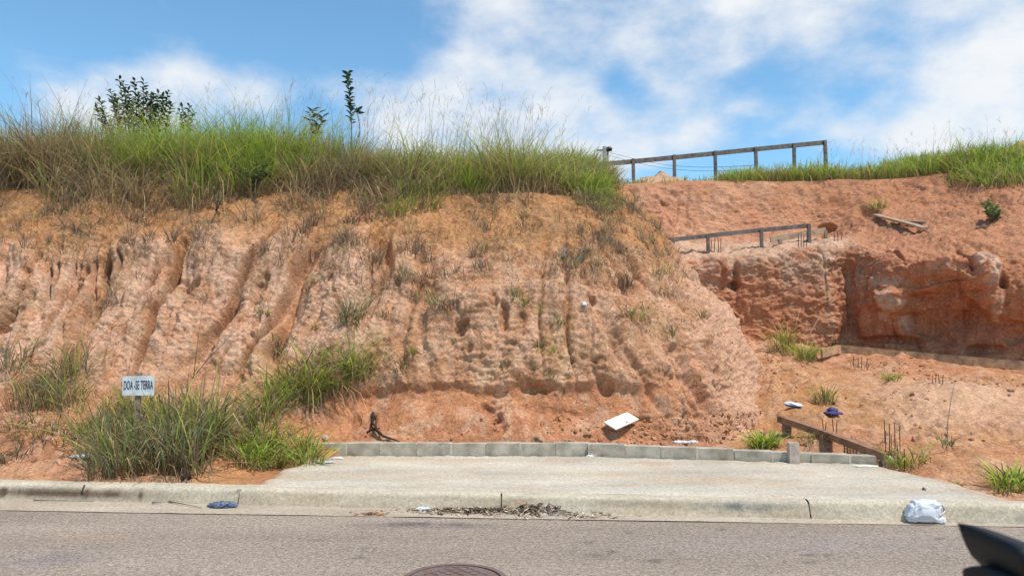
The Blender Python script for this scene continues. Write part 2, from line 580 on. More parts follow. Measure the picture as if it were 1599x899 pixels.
# road
def build_road():
    xs = np.concatenate([np.linspace(-60, -9, 30), np.linspace(-8.8, 8.8, 260), np.linspace(9, 60, 30)])
    vs_ = np.concatenate([np.linspace(0, 0.62, 25, endpoint=False), np.linspace(0.62, 1, 130)])
    X, Vv = np.meshgrid(xs, vs_, indexing='ij')
    wob = 0.012 * perlin(np.stack([X * 3, X * 0, X * 0], -1), 3) + 0.02 * perlin(np.stack([X * 0.7, X * 0, X * 0], -1), 5)
    yend = np.clip(y_asph(X), 2.0, 20) + wob
    Y = -9 + (yend + 9) * Vv
    P = np.stack([X, Y, np.zeros_like(X)], -1)
    P[..., 2] = 0.006 * perlin(sc3(P, .5, .5, 1), 8) + 0.0016 * perlin(sc3(P, 14, 14, 1), 9)
    base = np.array([0.285, 0.226, 0.178])
    n = fbm(sc3(P, .6, 1.2, 1), 4, 30)
    C = base * (1 + 0.10 * n[..., None])
    # tan dust towards the gutter
    edge = np.exp(-((yend - Y) / 0.22) ** 2) * (0.45 + 0.6 * perlin(sc3(P, 1.3, 2, 1), 44))
    C = C * (1 - 0.5 * np.clip(edge, 0, 1)[..., None]) + np.array([.36, .27, .21]) * 0.5 * np.clip(edge, 0, 1)[..., None]
    tr = fbm(sc3(P, .22, 1.6, 1), 4, 31)[..., None]
    C = C * (1 + .16 * tr)
    def stain(px, py, rx, ry, colr, k, wisp=0.5):
        nonlocal C
        cx, cy, _ = G(px, py, 0)
        r = ((X - cx) / rx) ** 2 + ((Y - cy) / ry) ** 2
        mk = np.exp(-r ** 1.5) * np.clip(1 + wisp * 2 * fbm(sc3(P, 4, 8, 1), 3, int(px)), 0, 1.6) * k
        mk = np.clip(mk, 0, 1)[..., None]
        C = C * (1 - mk) + np.array(colr) * mk
    dk = (.15, .12, .11)
    stain(660, 819, .55, .10, dk, .85)
    stain(150, 836, .36, .045, (.36, .26, .18), .55)
    stain(110, 834, .2, .045, (.36, .26, .18), .45)
    stain(560, 803, .5, .06, (.32, .24, .2), .6)
    stain(60, 872, .4, .2, (.2, .17, .165), .6)
    stain(1250, 850, 1.5, .25, (.27, .225, .215), .35)
    for (px, py, r) in [(573, 856, .05), (561, 870, .05), (672, 849, .03), (636, 848, .03), (916, 846, .055), (934, 867, .10), (954, 861, .06), (1021, 874, .06), (981, 831, .05), (868, 829, .03), (1053, 863, .05), (1062, 872, .05), (1020, 876, .06), (1263, 866, .05), (1295, 866, .04), (1468, 841, .06), (1265, 878, .04), (866, 850, .02), (497, 843, .05), (300, 811, .03), (48, 796, .04), (700, 836, .03), (1130, 826, .04), (1180, 882, .05)]:
        stain(px, py, r * .8, r * .55, (.12, .1, .09), .9, .3)
    o = mesh_from_arrays('road', P, [grid_faces(*X.shape)], M_ROAD, C)
    tag(o, 'worn grey-brown asphalt road in the foreground', None, None, 'structure')

M_ROAD = attr_mat('asphalt', rough=0.9, bump=0.12, bscale=120, bdist=0.005, var=0.5, spec=0.2, vscale=30, cells=100, cvar=.32)
build_road()

def sweep_x(name, x0, x1, profile, nx, mat, colfun, seed, amp=0.004, parent=None):
    """profile: list of functions x -> (y,z) swept along x"""
    xs = np.linspace(x0, x1, nx)
    rows = []
    for f in profile:
        y, z = f(xs)
        rows.append(np.stack([xs, y + 0 * xs, z + 0 * xs], -1))
    net = np.stack(rows, 1)
    N = grid_normals(net)
    d = amp * fbm(net * 9, 3, seed) + amp * 1.5 * perlin(sc3(net, 1.5, 3, 3), seed + 9)
    net = net + N * d[..., None]
    return mesh_from_arrays(name, net, [grid_faces(*net.shape[:2])], mat, colfun(net), parent=parent)

M_CONC = attr_mat('rough_concrete', rough=0.95, bump=0.45, bscale=70, bdist=0.008, var=0.30, spec=0.15, vscale=40, cells=60, cvar=.12)
# gutter apron, concrete strip between asphalt and kerb
def gut_col(P):
    n = fbm(sc3(P, 1.2, 5, 5), 4, 61)[..., None]
    n2 = np.clip(fbm(sc3(P, .6, 6, 1), 3, 62) * 1.4 + .25, 0, 1)[..., None]
    return np.array([.42, .345, .265]) * (1 + .2 * n) * (1 - .45 * n2) + np.array([.40, .30, .215]) * .45 * n2
gprof = [(lambda t: (lambda x: (np.clip(y_asph(x), 2, 20) - 0.05 + (y_foot(x) + 0.03 - np.clip(y_asph(x), 2, 20) + 0.05) * t, 0.006 + 0.012 * np.sin(t * 1.57) * np.ones_like(x))))(t) for t in np.linspace(0, 1, 9)]
g = sweep_x('gutter', -40, 26, gprof, 500, M_CONC, gut_col, 71, 0.003)
tag(g, 'pale concrete gutter strip along the road edge', None, None, 'structure')

# kerb: cast sections with joints
def kerb_col(P):
    x, z = P[..., 0], P[..., 2]
    n = fbm(sc3(P, 1.5, 6, 6), 4, 81)[..., None]
    c = np.array([.50, .425, .32]) * (1 + .18 * n)
    face = (sstep(.145, .11, z) * sstep(-.05, .05, z))[..., None]
    tan = np.clip(fbm(sc3(P, .9, 2, 4), 3, 82) * 1.3 + .35, 0, 1)[..., None] * face
    c = c * (1 - .55 * tan) + np.array([.37, .27, .165]) * .55 * tan
    drip = sstep(.1, .6, perlin(sc3(P, 11, 1, 1.6), 83) + .5 * perlin(sc3(P, 3, 1, 1), 84))
    lm = np.exp(-((x + 4.2) / 0.95) ** 2) * np.exp(-((z - .075) / .04) ** 2)
    mk = np.clip((drip * .9 + .6) * lm * 1.7, 0, .95)[..., None]
    c = c * (1 - mk) + np.array([.10, .06, .04]) * mk
    for (px, py, rx, rz, k) in [(1160, 787, .30, .035, .8), (1570, 795, .10, .03, .5), (830, 771, .10, .03, .6), (980, 787, .5, .03, .3), (880, 766, .06, .02, .6)]:
        cx = W(px, py, 6.4)[0]; cz = W(px, py, 6.45)[2]
        m2 = np.exp(-((x - cx) / rx) ** 2 - ((z - cz) / rz) ** 2) * k * np.clip(1 + fbm(P * 12, 2, 85), 0, 1.3)
        m2 = np.clip(m2, 0, 1)[..., None]
        c = c * (1 - m2) + np.array([.15, .145, .14]) * m2
    return c
def kerb_profile():
    pr = [(0.06, -0.03), (0.0, 0.0)]
    for z in np.linspace(0.012, 0.108, 7):
        pr.append((-0.004 - 0.028 * (z / .11), z))
    pr = [(0.075, -.02), (.066, .02), (.058, .04), (.05, .06), (.042, .08), (.035, .1), (.030, .115), (.022, .130), (.010, .142), (-.008, .149), (-.03, .152), (-.06, .153), (-.1, .153), (-.14, .152), (-.17, .15), (-.175, .12)]
    return [(lambda a, b: (lambda x: (y_foot(x) - 0.075 + (0.075 - a) * 1.0, b + 0 * x)))(a, b) for a, b in pr]
kerb = obj_empty('kerb', (0, 0, 0))
tag(kerb, 'low rounded concrete kerb running along the gutter', None, None, 'structure')
kj = [-40, -16, -9.2, W(378, 770, 6.9)[0], W(783, 770, 6.6)[0], W(1264, 785, 6.3)[0], W(1900, 785, 6.0)[0], 26]
for i in range(len(kj) - 1):
    a, b = kj[i] + 0.006, kj[i + 1] - 0.006
    sweep_x('kerb_section', a, b, kerb_profile(), max(40, int((b - a) * 55)) if abs(a) < 10 else 40, M_CONC, kerb_col, 90 + i, 0.005, parent=kerb)
# pale mortar patch in one joint
jx = W(378, 770, 6.9)[0]
bm = bmesh.new()
bm_box(bm, (jx, y_foot(jx) + 0.005, 0.075), (0.045, 0.06, 0.155), Matrix.Rotation(math.radians(-6), 3, 'Z'))
bm_obj('joint_mortar', bm, M_MORTAR, kerb, bevel=0.008)

# ---------------- ground between kerb, bank and excavation
def wall_y(x):            # back line of the driveway: foot of the block wall
    x = np.asarray(x, float)
    return np.where(x < 0.7, 8.50, 8.50 - (x - 0.7) * 0.185)

def ground_z(x, y):
    x, y = np.asarray(x, float), np.asarray(y, float)
    back = np.clip(y - (y_foot(x) + 0.9), 0, 20)
    right = 0.135 + 0.17 * np.clip(y - 7.35, 0, 7) + 0.01 * back
    left = 0.135 + 0.15 * np.clip(y - (y_foot(x) + .35), 0, 4)
    mid = 0.135 + 0.11 * np.clip(y - 8.6, 0, 5)
    wl = sstep(-2.0, -3.2, x)
    wr = sstep(2.4, 4.0, x)
    z = mid * (1 - wl) * (1 - wr) + left * wl + right * wr
    # smooth spoil mound on the lot floor, right side
    z = z + 0.20 * np.exp(-((x - 6.1) / 1.25) ** 2 - ((y - 10.1) / .75) ** 2)
    z = z + 0.10 * np.exp(-((x - 4.15) / .5) ** 2 - ((y - 11.2) / .9) ** 2)
    return z

def slab_mask(x, y):
    xl = -2.45 + (y - 8.5) * 0.55
    xr = 4.05 + (wall_y(3.9) - y) * 0.50
    return sstep(xl - .1, xl + .15, x) * sstep(xr + .12, xr - .05, x) * sstep(8.6, 8.45, y)

SOIL = dict(pink=np.array([.475, .245, .14]), orange=np.array([.445, .215, .092]), red=np.array([.43, .18, .09]),
            deep=np.array([.44, .18, .095]), pale=np.array([.55, .325, .205]), brown=np.array([.31, .18, .095]), cream=np.array([.54, .345, .19]))

def mixc(C, col, m):
    m = np.clip(m, 0, 1)[..., None]
    return C * (1 - m) + col * m

def build_ground():
    xs = np.concatenate([np.linspace(-22, -6.6, 40, endpoint=False), np.linspace(-6.6, -1.8, 180, endpoint=False), np.linspace(-1.8, 2.2, 90, endpoint=False), np.linspace(2.2, 9.2, 340, endpoint=False), np.linspace(9.2, 24, 40)])
    vv = np.linspace(0, 1, 300) ** 1.15
    X, Vv = np.meshgrid(xs, vv, indexing='ij')
    y0 = y_foot(X) + 0.13
    Y = y0 + (15.2 - y0) * Vv
    P = np.stack([X, Y, ground_z(X, Y)], -1)
    sm = slab_mask(X, Y)
    rough_z = sstep(2.4, 3.4, X) * (1 - .75 * np.exp(-((X - 6.3) / 1.3) ** 2 - ((Y - 9.9) / 1.1) ** 2)) + sstep(-1.6, -2.8, X) * .7 + .15
    d1, v1 = worley(P[..., :2] * 6.5 + .15 * np.stack([perlin(P * 5, 5), perlin(P * 5, 6)], -1), 21)
    clod = np.clip(1 - d1 * 1.6, 0, 1) * (v1 > .55) * v1
    d2, v2 = worley(P[..., :2] * 16, 22)
    clod2 = np.clip(1 - d2 * 1.6, 0, 1) * (v2 > .5) * v2
    cm = np.clip(fbm(sc3(P, .7, .7, .7), 2, 23) * 1.6 + .45, 0, 1)
    dz = 0.10 * fbm(sc3(P, .9, .9, .9), 3, 24) + 0.05 * fbm(P * 3.3, 3, 25)
    dz = dz * (0.35 + rough_z * .65) + rough_z * cm * (0.075 * clod + 0.03 * clod2)
    fall = sstep(0.0, 0.35, Y - y0)
    P[..., 2] += dz * fall * (1 - sm * .0)
    P[..., 2] = np.where(sm > .02, np.minimum(P[..., 2], 0.118 + (1 - sm) * .06), P[..., 2])
    P[..., 2] -= (1 - fall) * .02
    n = fbm(sc3(P, .55, .55, 1), 4, 26)
    C = np.empty_like(P); C[:] = SOIL['pink'] * 1.0
    C = mixc(C, SOIL['orange'], .55 + n)
    C = mixc(C, SOIL['red'], np.clip(fbm(sc3(P, .8, .8, 1), 3, 27) * 1.4 + .05, 0, .7))
    C = mixc(C, np.array([.55, .33, .20]), np.exp(-((X - 6.0) / 1.5) ** 2 - ((Y - 9.9) / 1.1) ** 2) * .9)
    C = mixc(C, SOIL['red'], sstep(11.0, 12.2, Y) * .75 * sstep(4.8, 5.6, X))
    C = mixc(C, np.array([.40, .185, .07]), np.exp(-((X - 4.2) / .8) ** 2 - ((Y - 10.6) / 1.9) ** 2) * .9)
    C = mixc(C, SOIL['pale'], np.clip(ridged(sc3(P, 1.2, 2.4, 1), 2, 28) - .75, 0, 1) * .9 * (X > 2))
    C = mixc(C, SOIL['pale'], clod * cm * .6)
    C = C * (1 + .18 * fbm(P * 6, 3, 29)[..., None])
    o = mesh_from_arrays('dirt_ground', P, [grid_faces(*X.shape)], M_SOIL, C)
    tag(o, 'bare orange dirt ground of the verge and lot floor', None, None, 'structure')
    return P, C
GP, GC = build_ground()

# ---------------- driveway slab (rough cast concrete)
def build_drive():
    u = np.linspace(0, 1, 420)
    v = np.linspace(0, 1, 120)
    U, V = np.meshgrid(u, v, indexing='ij')
    # front line along kerb back, back line along wall
    xfl, xfr = W(395, 752, 6.95)[0], W(1600, 789, 6.2)[0]
    xbl, xbr = W(470, 716, 8.4)[0], W(1378, 728, 7.85)[0]
    jag = lambda t, s: 0.10 * perlin(np.stack([t * 5, t * 0, t * 0], -1), s) + 0.04 * perlin(np.stack([t * 19, t * 0, t * 0], -1), s + 1)
    XL = xfl + (xbl - xfl) * V + jag(V, 51) * 1.4
    XR = xfr + (xbr - xfr) * V + jag(V, 53) * .8 + .10 * np.sin(V * 3.1)
    X = XL + (XR - XL) * U
    yf = y_foot(X) + 0.06
    yb = wall_y(X) + .03
    Y = yf + (yb - yf) * V
    Z = 0.1605 + 0.012 * V + 0 * X - .02 * (1 - sstep(0, .03, V))
    P = np.stack([X, Y, Z], -1)
    P[..., 2] += 0.006 * fbm(P * 3, 3, 55) + 0.003 * perlin(P * 22, 56)
    P[..., 2] += 0.012 * sstep(.93, 1.0, V) * (0.5 + perlin(sc3(P, 9, 2, 1), 57))
    eu = np.minimum(U, 1 - U)
    P[..., 2] -= (1 - sstep(0, .012, eu)) * 0.05
    n = fbm(sc3(P, .8, 2.2, 1), 4, 58)[..., None]
    C = np.array([.485, .42, .335]) * (1 + .22 * n)
    n2 = np.clip(fbm(sc3(P, .5, 1.6, 1), 3, 59) * 1.5, 0, 1)
    C = mixc(C, np.array([.47, .36, .235]), n2 * .6)
    C = mixc(C, np.array([.54, .50, .43]), np.exp(-((V - .12) / .10) ** 2) * .6 * np.clip(.6 + fbm(sc3(P, 1.5, 6, 1), 3, 64), 0, 1))
    C = mixc(C, SOIL['orange'], (1 - sstep(0, .05, eu)) * .6 * np.clip(.5 + fbm(P * 4, 2, 60), 0, 1))
    C = mixc(C, np.array([.45, .27, .15]), np.clip(fbm(sc3(P, 1.6, 3.5, 1), 4, 65) * 1.5 - .25, 0, .6) * (.35 + .65 * sstep(.55, 1, V)))
    o = mesh_from_arrays('driveway', P, [grid_faces(*U.shape)], M_CONC, C)
    tag(o, 'cream rough concrete driveway apron behind the kerb', None, None, 'structure')
build_drive()

# ---------------- earth bank (left): control net of foot .. lip .. plateau
def bank_net():
    def c(*pts): return [W(*p) for p in pts]
    cols = []
    def ext(col, dxy=(0, 1.6, .28), far=(0, 9, .6)):
        lip = np.array(col[-1])
        col.append(tuple(lip + np.array(dxy)))
        col.append(tuple(lip + np.array(far)))
        return col
    base = c((-250, 700, 8.1), (-250, 610, 8.9), (-250, 500, 9.6), (-250, 390, 10.3), (-250, 295, 11.4))
    far_left = [(x - 9.5, y, z) for x, y, z in base]
    cols.append(ext([tuple(p) for p in far_left]))
    cols.append(ext(base))
    cols.append(ext(c((0, 702, 8.05), (0, 610, 8.95), (0, 490, 9.6), (0, 385, 10.3), (0, 298, 11.4))))
    cols.append(ext(c((200, 712, 8.05), (200, 605, 9.05), (200, 490, 9.65), (200, 385, 10.35), (200, 292, 11.4))))
    cols.append(ext(c((400, 708, 8.25), (400, 600, 9.05), (400, 485, 9.7), (400, 380, 10.4), (400, 288, 11.5))))
    cols.append(ext(c((560, 702, 8.62), (560, 610, 9.1), (560, 480, 9.7), (560, 380, 10.45), (560, 296, 11.6))))
    cols.append(ext(c((720, 700, 8.66), (720, 612, 9.12), (720, 470, 9.62), (720, 385, 10.5), (720, 306, 11.6))))
    cols.append(ext(c((880, 698, 8.72), (880, 610, 9.2), (880, 470, 9.7), (880, 390, 10.5), (890, 310, 11.6))))
    cols.append(ext(c((1010, 696, 8.9), (1020, 610, 9.35), (1000, 480, 9.9), (960, 392, 10.7), (925, 312, 11.7)), (-.3, 1.5, .25), (-1.2, 9, .6)))
    cols.append(ext(c((1130, 688, 9.35), (1115, 605, 9.85), (1078, 490, 10.45), (1010, 392, 11.2), (948, 302, 12.2)), (-.8, 1.2, .25), (-1.8, 9.5, .6)))
    cols.append(ext(c((1214, 665, 10.2), (1180, 600, 10.6), (1128, 500, 11.15), (1050, 395, 11.9), (958, 292, 12.9)), (-.9, 1.0, .2), (-2, 9.5, .6)))
    cols.append(ext(c((1212, 632, 12.0), (1170, 578, 12.3), (1112, 482, 12.7), (1035, 382, 13.4), (945, 283, 14.3)), (-.9, .8, .15), (-2.1, 9.5, .6)))
    cols.append(ext([(3.6, 17, .9), (3.3, 17.2, 1.6), (2.9, 17.5, 2.6), (2.4, 18, 3.7), (1.9, 18.8, 4.6)], (-.9, .8, .1), (-2.2, 9, .5)))
    cols = [[tuple(np.array(c_[0]) + np.array([0, -.06, -.32]))] + c_[0:] for c_ in cols]
    return cols
bank, tu, tv = net_surface(bank_net(), [14, 46, 96, 96, 84, 80, 80, 66, 66, 66, 40, 14], [10, 62, 82, 78, 66, 26, 8])
tv = tv - 1.0
BTU = np.repeat(tu[:, None], len(tv), 1)
BTV = np.repeat(tv[None, :], len(tu), 0)

def blob(P, px, py, rx, rz, zone=None):
    """soft ellipse on a surface, centred where the photo's point meets it"""
    qx, qy = proj(P)
    d = (qx - px) ** 2 + (qy - py) ** 2 + (P[..., 1] - P[..., 1].min()) * 4
    k = np.unravel_index(np.argmin(d), d.shape)
    c = P[k]
    return np.exp(-((P[..., 0] - c[0]) / rx) ** 2 - ((P[..., 2] - c[2]) / rz) ** 2 - ((P[..., 1] - c[1]) / 1.4) ** 2)

def build_bank():
    P = bank.copy()
    N = grid_normals(P)
    if N[len(N) // 2, 50, 1] > 0:
        N = -N
    X, Y, Z = P[..., 0], P[..., 1], P[..., 2]
    core = sstep(0.0, .25, BTV) * sstep(4.3, 3.7, BTV)          # face between foot and lip
    D = 0.16 * perlin(sc3(P, .55, .55, .55), 1) + 0.10 * perlin(sc3(P, 1.5, 1.5, 1.0), 2)
    # erosion rills
    warp = .22 * perlin(sc3(P, .9, .9, .7), 3) + .07 * perlin(sc3(P, 2.7, 2.7, 1.6), 4)
    tilt = np.where(X < -2.0, .30 * sstep(-5.0, -3.4, X) * sstep(-1.9, -2.6, X), np.where(X > 1, -.35, 0.05))
    q = X - tilt * (Z - 1.8) + warp
    n1 = perlin(np.stack([q * 2.15, Z * .22, X * 0 + .5], -1), 5)
    n2 = perlin(np.stack([q * 4.3, Z * .45, X * 0 + 4.5], -1), 6)
    n3 = perlin(np.stack([q * 9.5, Z * .9, X * 0 + 9.5], -1), 7)
    left = sstep(-1.2, -2.2, X)
    zone = left * sstep(.95, 1.4, Z + .3 * n2) * sstep(3.05, 2.55, Z + .5 * perlin(sc3(P, 1.1, 1, 1), 8)) + (1 - left) * (.26 * sstep(.8, 1.2, Z) * sstep(2.7, 2.2, Z) + .22 * sstep(2.2, 2.6, Z) * sstep(3.6, 3.0, Z))
    right = sstep(1.3, 2.2, X)
    zone = zone * (1 - right) + right * np.clip(.30 + .9 * perlin(sc3(P, 1.1, 1.1, .9), 9), .05, .8) * sstep(3.6, 3.0, Z) * sstep(.3, .9, Z)
    notch1 = np.exp(-(n1 / .085) ** 2)
    notch2 = np.exp(-(n2 / .10) ** 2)
    mod = np.clip(.55 + 1.3 * perlin(sc3(P, .9, .9, .6), 10), 0, 1.2)
    D += zone * (-.27 * notch1 - .11 * notch2 * mod + .13 * np.sqrt(np.abs(n1)) + .04 * np.sqrt(np.abs(n2)) - .02 * np.exp(-(n3 / .12) ** 2))
    # overhanging upper edge of the fluted zone
    brow = left * np.exp(-((Z + .5 * perlin(sc3(P, 1.1, 1, 1), 8) - 2.72) / .12) ** 2)
    D += brow * .05
    # ledge in the middle of the bank: lower mass stands proud
    zl = 2.02 + .16 * np.sin(X * 1.2 + 1.0) + .12 * perlin(np.stack([X * 1.7, X * 0, X * 0], -1), 12)
    midm = sstep(-2.0, -1.3, X) * sstep(2.4, 1.6, X)
    D += midm * .11 * sstep(zl + .05, zl - .10, Z) - midm * .05 * np.exp(-((Z - zl - .12) / .08) ** 2)
    # freshly dug red alcove along the base with a ragged brow
    zr = .92 + .22 * perlin(np.stack([X * 1.1, X * 0, X * 0 + 3], -1), 13) + .08 * perlin(np.stack([X * 4, X * 0, X * 0 + 3], -1), 14)
    dug = sstep(-2.75, -2.35, X) * sstep(2.1, 1.5, X) * sstep(zr + .06, zr - .06, Z)
    D -= dug * (.09 + .05 * perlin(sc3(P, 2.2, 2, 2), 15)) * sstep(.1, .4, Z)
    # lumps and crust
    soft = 1 - .55 * dug
    D += right * (.08 * fbm(sc3(P, 1.9, 1.9, 1.6), 3, 46) + .05 * plates(X + .9 * Y, Z, 2.2, 47, .7))
    D += soft * (.026 * fbm(P * 3.2, 4, 16) + .034 * np.clip(.35 + 1.2 * perlin(P * .9, 19), .1, 1) * fbm(sc3(P, 4.5, 4.5, 14) + .5 * perlin(P * 2, 17)[..., None], 3, 18, .6) + .016 * np.clip(ridged(sc3(P, 5, 5, 3.5) + .9 * perlin(P * 2.3, 29)[..., None], 3, 20), -1, 1.5) + .014 * fbm(P * 15, 3, 24, .62) - .010 * np.clip(ridged(P * 10 + 0.8 * perlin(P * 4, 28)[..., None], 2, 27), -1, 1.3))
    # broken faces: plates that step in and out
    d1, v1 = worley(np.stack([X * 3.2 + .6 * perlin(P * 2.1, 31), Z * 2.6 + .6 * perlin(P * 2.1, 32)], -1), 33)
    wx, wz_ = perlin(P * 2.1, 31), perlin(P * 2.1, 32)
    fx, fz = perlin(P * 6, 37), perlin(P * 6, 38)
    ac, bc = X + .9 * Y, Z * .85
    crisp = np.clip(.32 + 1.0 * perlin(sc3(P, .8, .8, .8), 39), .1, .95) * soft
    D += crisp * (.050 * plates(ac + .16 * wx + .03 * fx, bc + .16 * wz_ + .03 * fz, 2.6, 43) + .026 * plates(ac + .05 * wx + .03 * fx, bc + .05 * wz_ + .03 * fz, 7, 44, .7) + .013 * plates(ac + .02 * fx, bc + .02 * fz, 17, 45, .8))
    D += 0 * soft * (1 - sstep(2.7, 3.2, Z) * .6)
    d2, v2 = worley(np.stack([X * 8.5 + .5 * perlin(P * 5, 34), Z * 7 + .5 * perlin(P * 5, 35)], -1), 36)
    D += (v2 - .5) * .022 * soft
    # distinct holes and alcoves
    holes = [(722, 515, .085, .20, .26), (786, 505, .06, .22, .20), (772, 480, .05, .12, .12), (812, 505, .06, .16, .12), (735, 545, .05, .08, .12), (918, 478, .07, .07, .15),
             (772, 640, .18, .12, .17), (780, 665, .08, .12, .12), (845, 608, .22, .06, .12), (950, 598, .16, .12, .13), (1040, 600, .10, .14, .12),
             (578, 655, .06, .14, .12), (556, 650, .07, .10, .10), (410, 440, .10, .12, .16), (290, 440, .18, .09, .15), (235, 440, .05, .14, .12), (125, 440, .06, .30, .20),
             (160, 470, .05, .25, .15), (400, 520, .06, .22, .14), (385, 590, .10, .12, .12), (1000, 655, .35, .05, .10), (1090, 650, .22, .06, .10), (905, 405, .12, .05, .06),
             (1060, 545, .12, .10, .09), (1100, 625, .14, .09, .10), (360, 350, .3, .07, .10), (640, 440, .4, .05, .05), (50, 420, .06, .25, .15), (85, 400, .05, .3, .12), (935, 565, .10, .05, .10), (870, 640, .25, .05, .08)]
    cav = 0
    for (px, py, rx, rz, dep) in holes:
        b = blob(P, px, py, rx, rz)
        b = sstep(.25, .85, b * (1 + 1.1 * fbm(P * 5, 3, 40)))
        D -= b * dep * .62
        cav = np.maximum(cav, b)
    D *= core * .94 + .06
    Q = P + N * D[..., None]
    Q[..., 2] += (1 - core) * .02 * fbm(P * 2, 2, 41)
    # ---- colour by zone: darker and redder in rills and holes, paler on ribs
    n = fbm(sc3(P, .8, .8, 1.2), 4, 50)
    C = np.empty_like(P); C[:] = SOIL['pink']
    zz = Z + .35 * n
    C = mixc(C, SOIL['orange'], sstep(2.35, 2.95, zz))
    C = mixc(C, np.array([.47, .21, .09]), sstep(.3, .75, fbm(sc3(P, 1.3, 1.3, 2), 3, 51)) * .7)
    C = mixc(C, SOIL['pale'], np.clip(fbm(sc3(P, 1.9, 1.9, 1.2), 4, 52) * 1.5 - .05, 0, .75) * sstep(3.0, 2.3, Z))
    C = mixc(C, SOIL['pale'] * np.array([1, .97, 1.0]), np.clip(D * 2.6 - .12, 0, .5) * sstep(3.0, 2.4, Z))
    C = mixc(C, SOIL['cream'], np.clip(fbm(sc3(P, 1.1, 1.1, .9), 3, 53) * 2.2 - .7, 0, .65) * sstep(2.8, 2.2, Z))
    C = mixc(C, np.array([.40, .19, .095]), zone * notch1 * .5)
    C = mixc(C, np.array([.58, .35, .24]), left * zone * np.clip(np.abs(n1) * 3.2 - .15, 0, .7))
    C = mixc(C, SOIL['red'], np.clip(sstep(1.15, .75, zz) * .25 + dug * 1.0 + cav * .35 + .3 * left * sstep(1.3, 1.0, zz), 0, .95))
    C = mixc(C, np.array([.50, .22, .10]), dug * np.clip(fbm(sc3(P, 2, 2, 2), 3, 54) * 2, 0, .7))
    C = mixc(C, SOIL['brown'], np.clip(fbm(sc3(P, 1.6, 1.6, 1.3), 4, 55) * 1.6 - .15, 0, .5) * sstep(1.5, 2.0, Z) * sstep(3.7, 3.3, Z))
    C = mixc(C, SOIL['brown'] * 1.1, np.clip(fbm(sc3(P, 2.6, 2.6, 2.6), 4, 56) * 1.6 - .35, 0, .4) * (1 - dug))
    st = fbm(sc3(P, 5.5, 5.5, .7) + .4 * perlin(P * 1.5, 58)[..., None], 4, 59)
    C = mixc(C, np.array([.42, .19, .09]), np.clip(st * 1.7 - .1, 0, .55))
    C = mixc(C, np.array([.555, .335, .215]), np.clip(-st * 1.6 - .12, 0, .5) * sstep(3.1, 2.6, Z))
    # paler pink flank on the corner
    C = mixc(C, np.array([.56, .325, .215]), sstep(2.1, 3.2, X) * sstep(3.2, 2.4, Z) * .7)
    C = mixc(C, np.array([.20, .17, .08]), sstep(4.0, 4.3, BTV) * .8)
    C = C * (1 + .16 * fbm(P * 5.5, 3, 57)[..., None]) * (1 + .10 * (v2 - .5)[..., None])
    o = mesh_from_arrays('earth_bank', Q, [grid_faces(*Q.shape[:2])], M_SOIL, C)
    tag(o, 'eroded orange and pink earth bank with rills and a grassy top', None, None, 'structure')
    return Q
BANK = build_bank()

# ---------------- excavation walls at the right (behind the bank)
def pit_net():
    def c(*pts): return [W(*p) for p in pts]
    def ext(col, a=(0, 1.2, .10), b=(0, 5, .2), f=(0, 45, .2)):
        lip = np.array(col[-1])
        for d in (a, b, f):
            col.append(tuple(lip + np.array(d)))
        return col
    cols = []
    cols.append(ext(c((930, 560, 14.6), (930, 505, 14.7), (930, 445, 14.8), (930, 405, 14.9), (930, 385, 16.5), (930, 335, 17.0), (930, 292, 17.7)), (0, 1, .1), (-1, 5, .2), (-6, 45, .2)))
    cols.append(ext(c((1090, 556, 14.4), (1090, 505, 14.5), (1090, 445, 14.6), (1090, 402, 14.7), (1080, 378, 16.3), (1075, 332, 16.9), (1070, 284, 17.5))))
    cols.append(ext(c((1230, 552, 14.25), (1230, 505, 14.35), (1230, 445, 14.45), (1230, 393, 14.6), (1230, 366, 16.3), (1230, 328, 16.8), (1230, 284, 17.5))))
    cols.append(ext(c((1295, 552, 14.15), (1295, 505, 14.25), (1295, 445, 14.3), (1297, 388, 14.45), (1292, 364, 16.2), (1295, 324, 16.7), (1295, 282, 17.4))))
    cols.append(ext(c((1328, 552, 14.2), (1328, 505, 14.3), (1328, 445, 14.35), (1328, 386, 14.5), (1340, 350, 15.7), (1350, 316, 16.5), (1360, 281, 17.2))))
    cols.append(ext(c((1385, 562, 13.5), (1385, 505, 13.5), (1385, 450, 13.45), (1385, 398, 13.65), (1392, 354, 15.0), (1405, 316, 16.3), (1425, 278, 17.0))))
    cols.append(ext(c((1485, 578, 12.85), (1485, 510, 12.95), (1485, 452, 12.75), (1475, 412, 12.85), (1475, 360, 13.8), (1485, 320, 15.3), (1495, 272, 16.6)), (0, 1.2, .2), (.3, 5, .6), (3, 45, .6)))
    cols.append(ext(c((1605, 590, 12.4), (1605, 520, 12.4), (1605, 450, 12.25), (1605, 402, 12.5), (1605, 352, 13.3), (1605, 312, 14.2), (1605, 286, 15.2)), (.1, 1.2, .3), (.5, 5, .9), (5, 45, .9)))
    cols.append(ext(c((1880, 610, 11.6), (1880, 530, 11.6), (1880, 450, 11.6), (1880, 400, 11.8), (1880, 345, 12.6), (1880, 305, 13.6), (1880, 280, 14.6)), (.2, 1.2, .3), (1, 5, .9), (9, 45, .9)))
    p = cols[-1]
    cols.append([(x + 12, y - 1.0, z) for x, y, z in p])
    return cols
pit, ptu, ptv = net_surface(pit_net(), [84, 74, 36, 26, 46, 64, 70, 60, 14], [44, 46, 44, 50, 44, 46, 14, 8, 6])
PTV = np.repeat(ptv[None, :], len(ptu), 0)

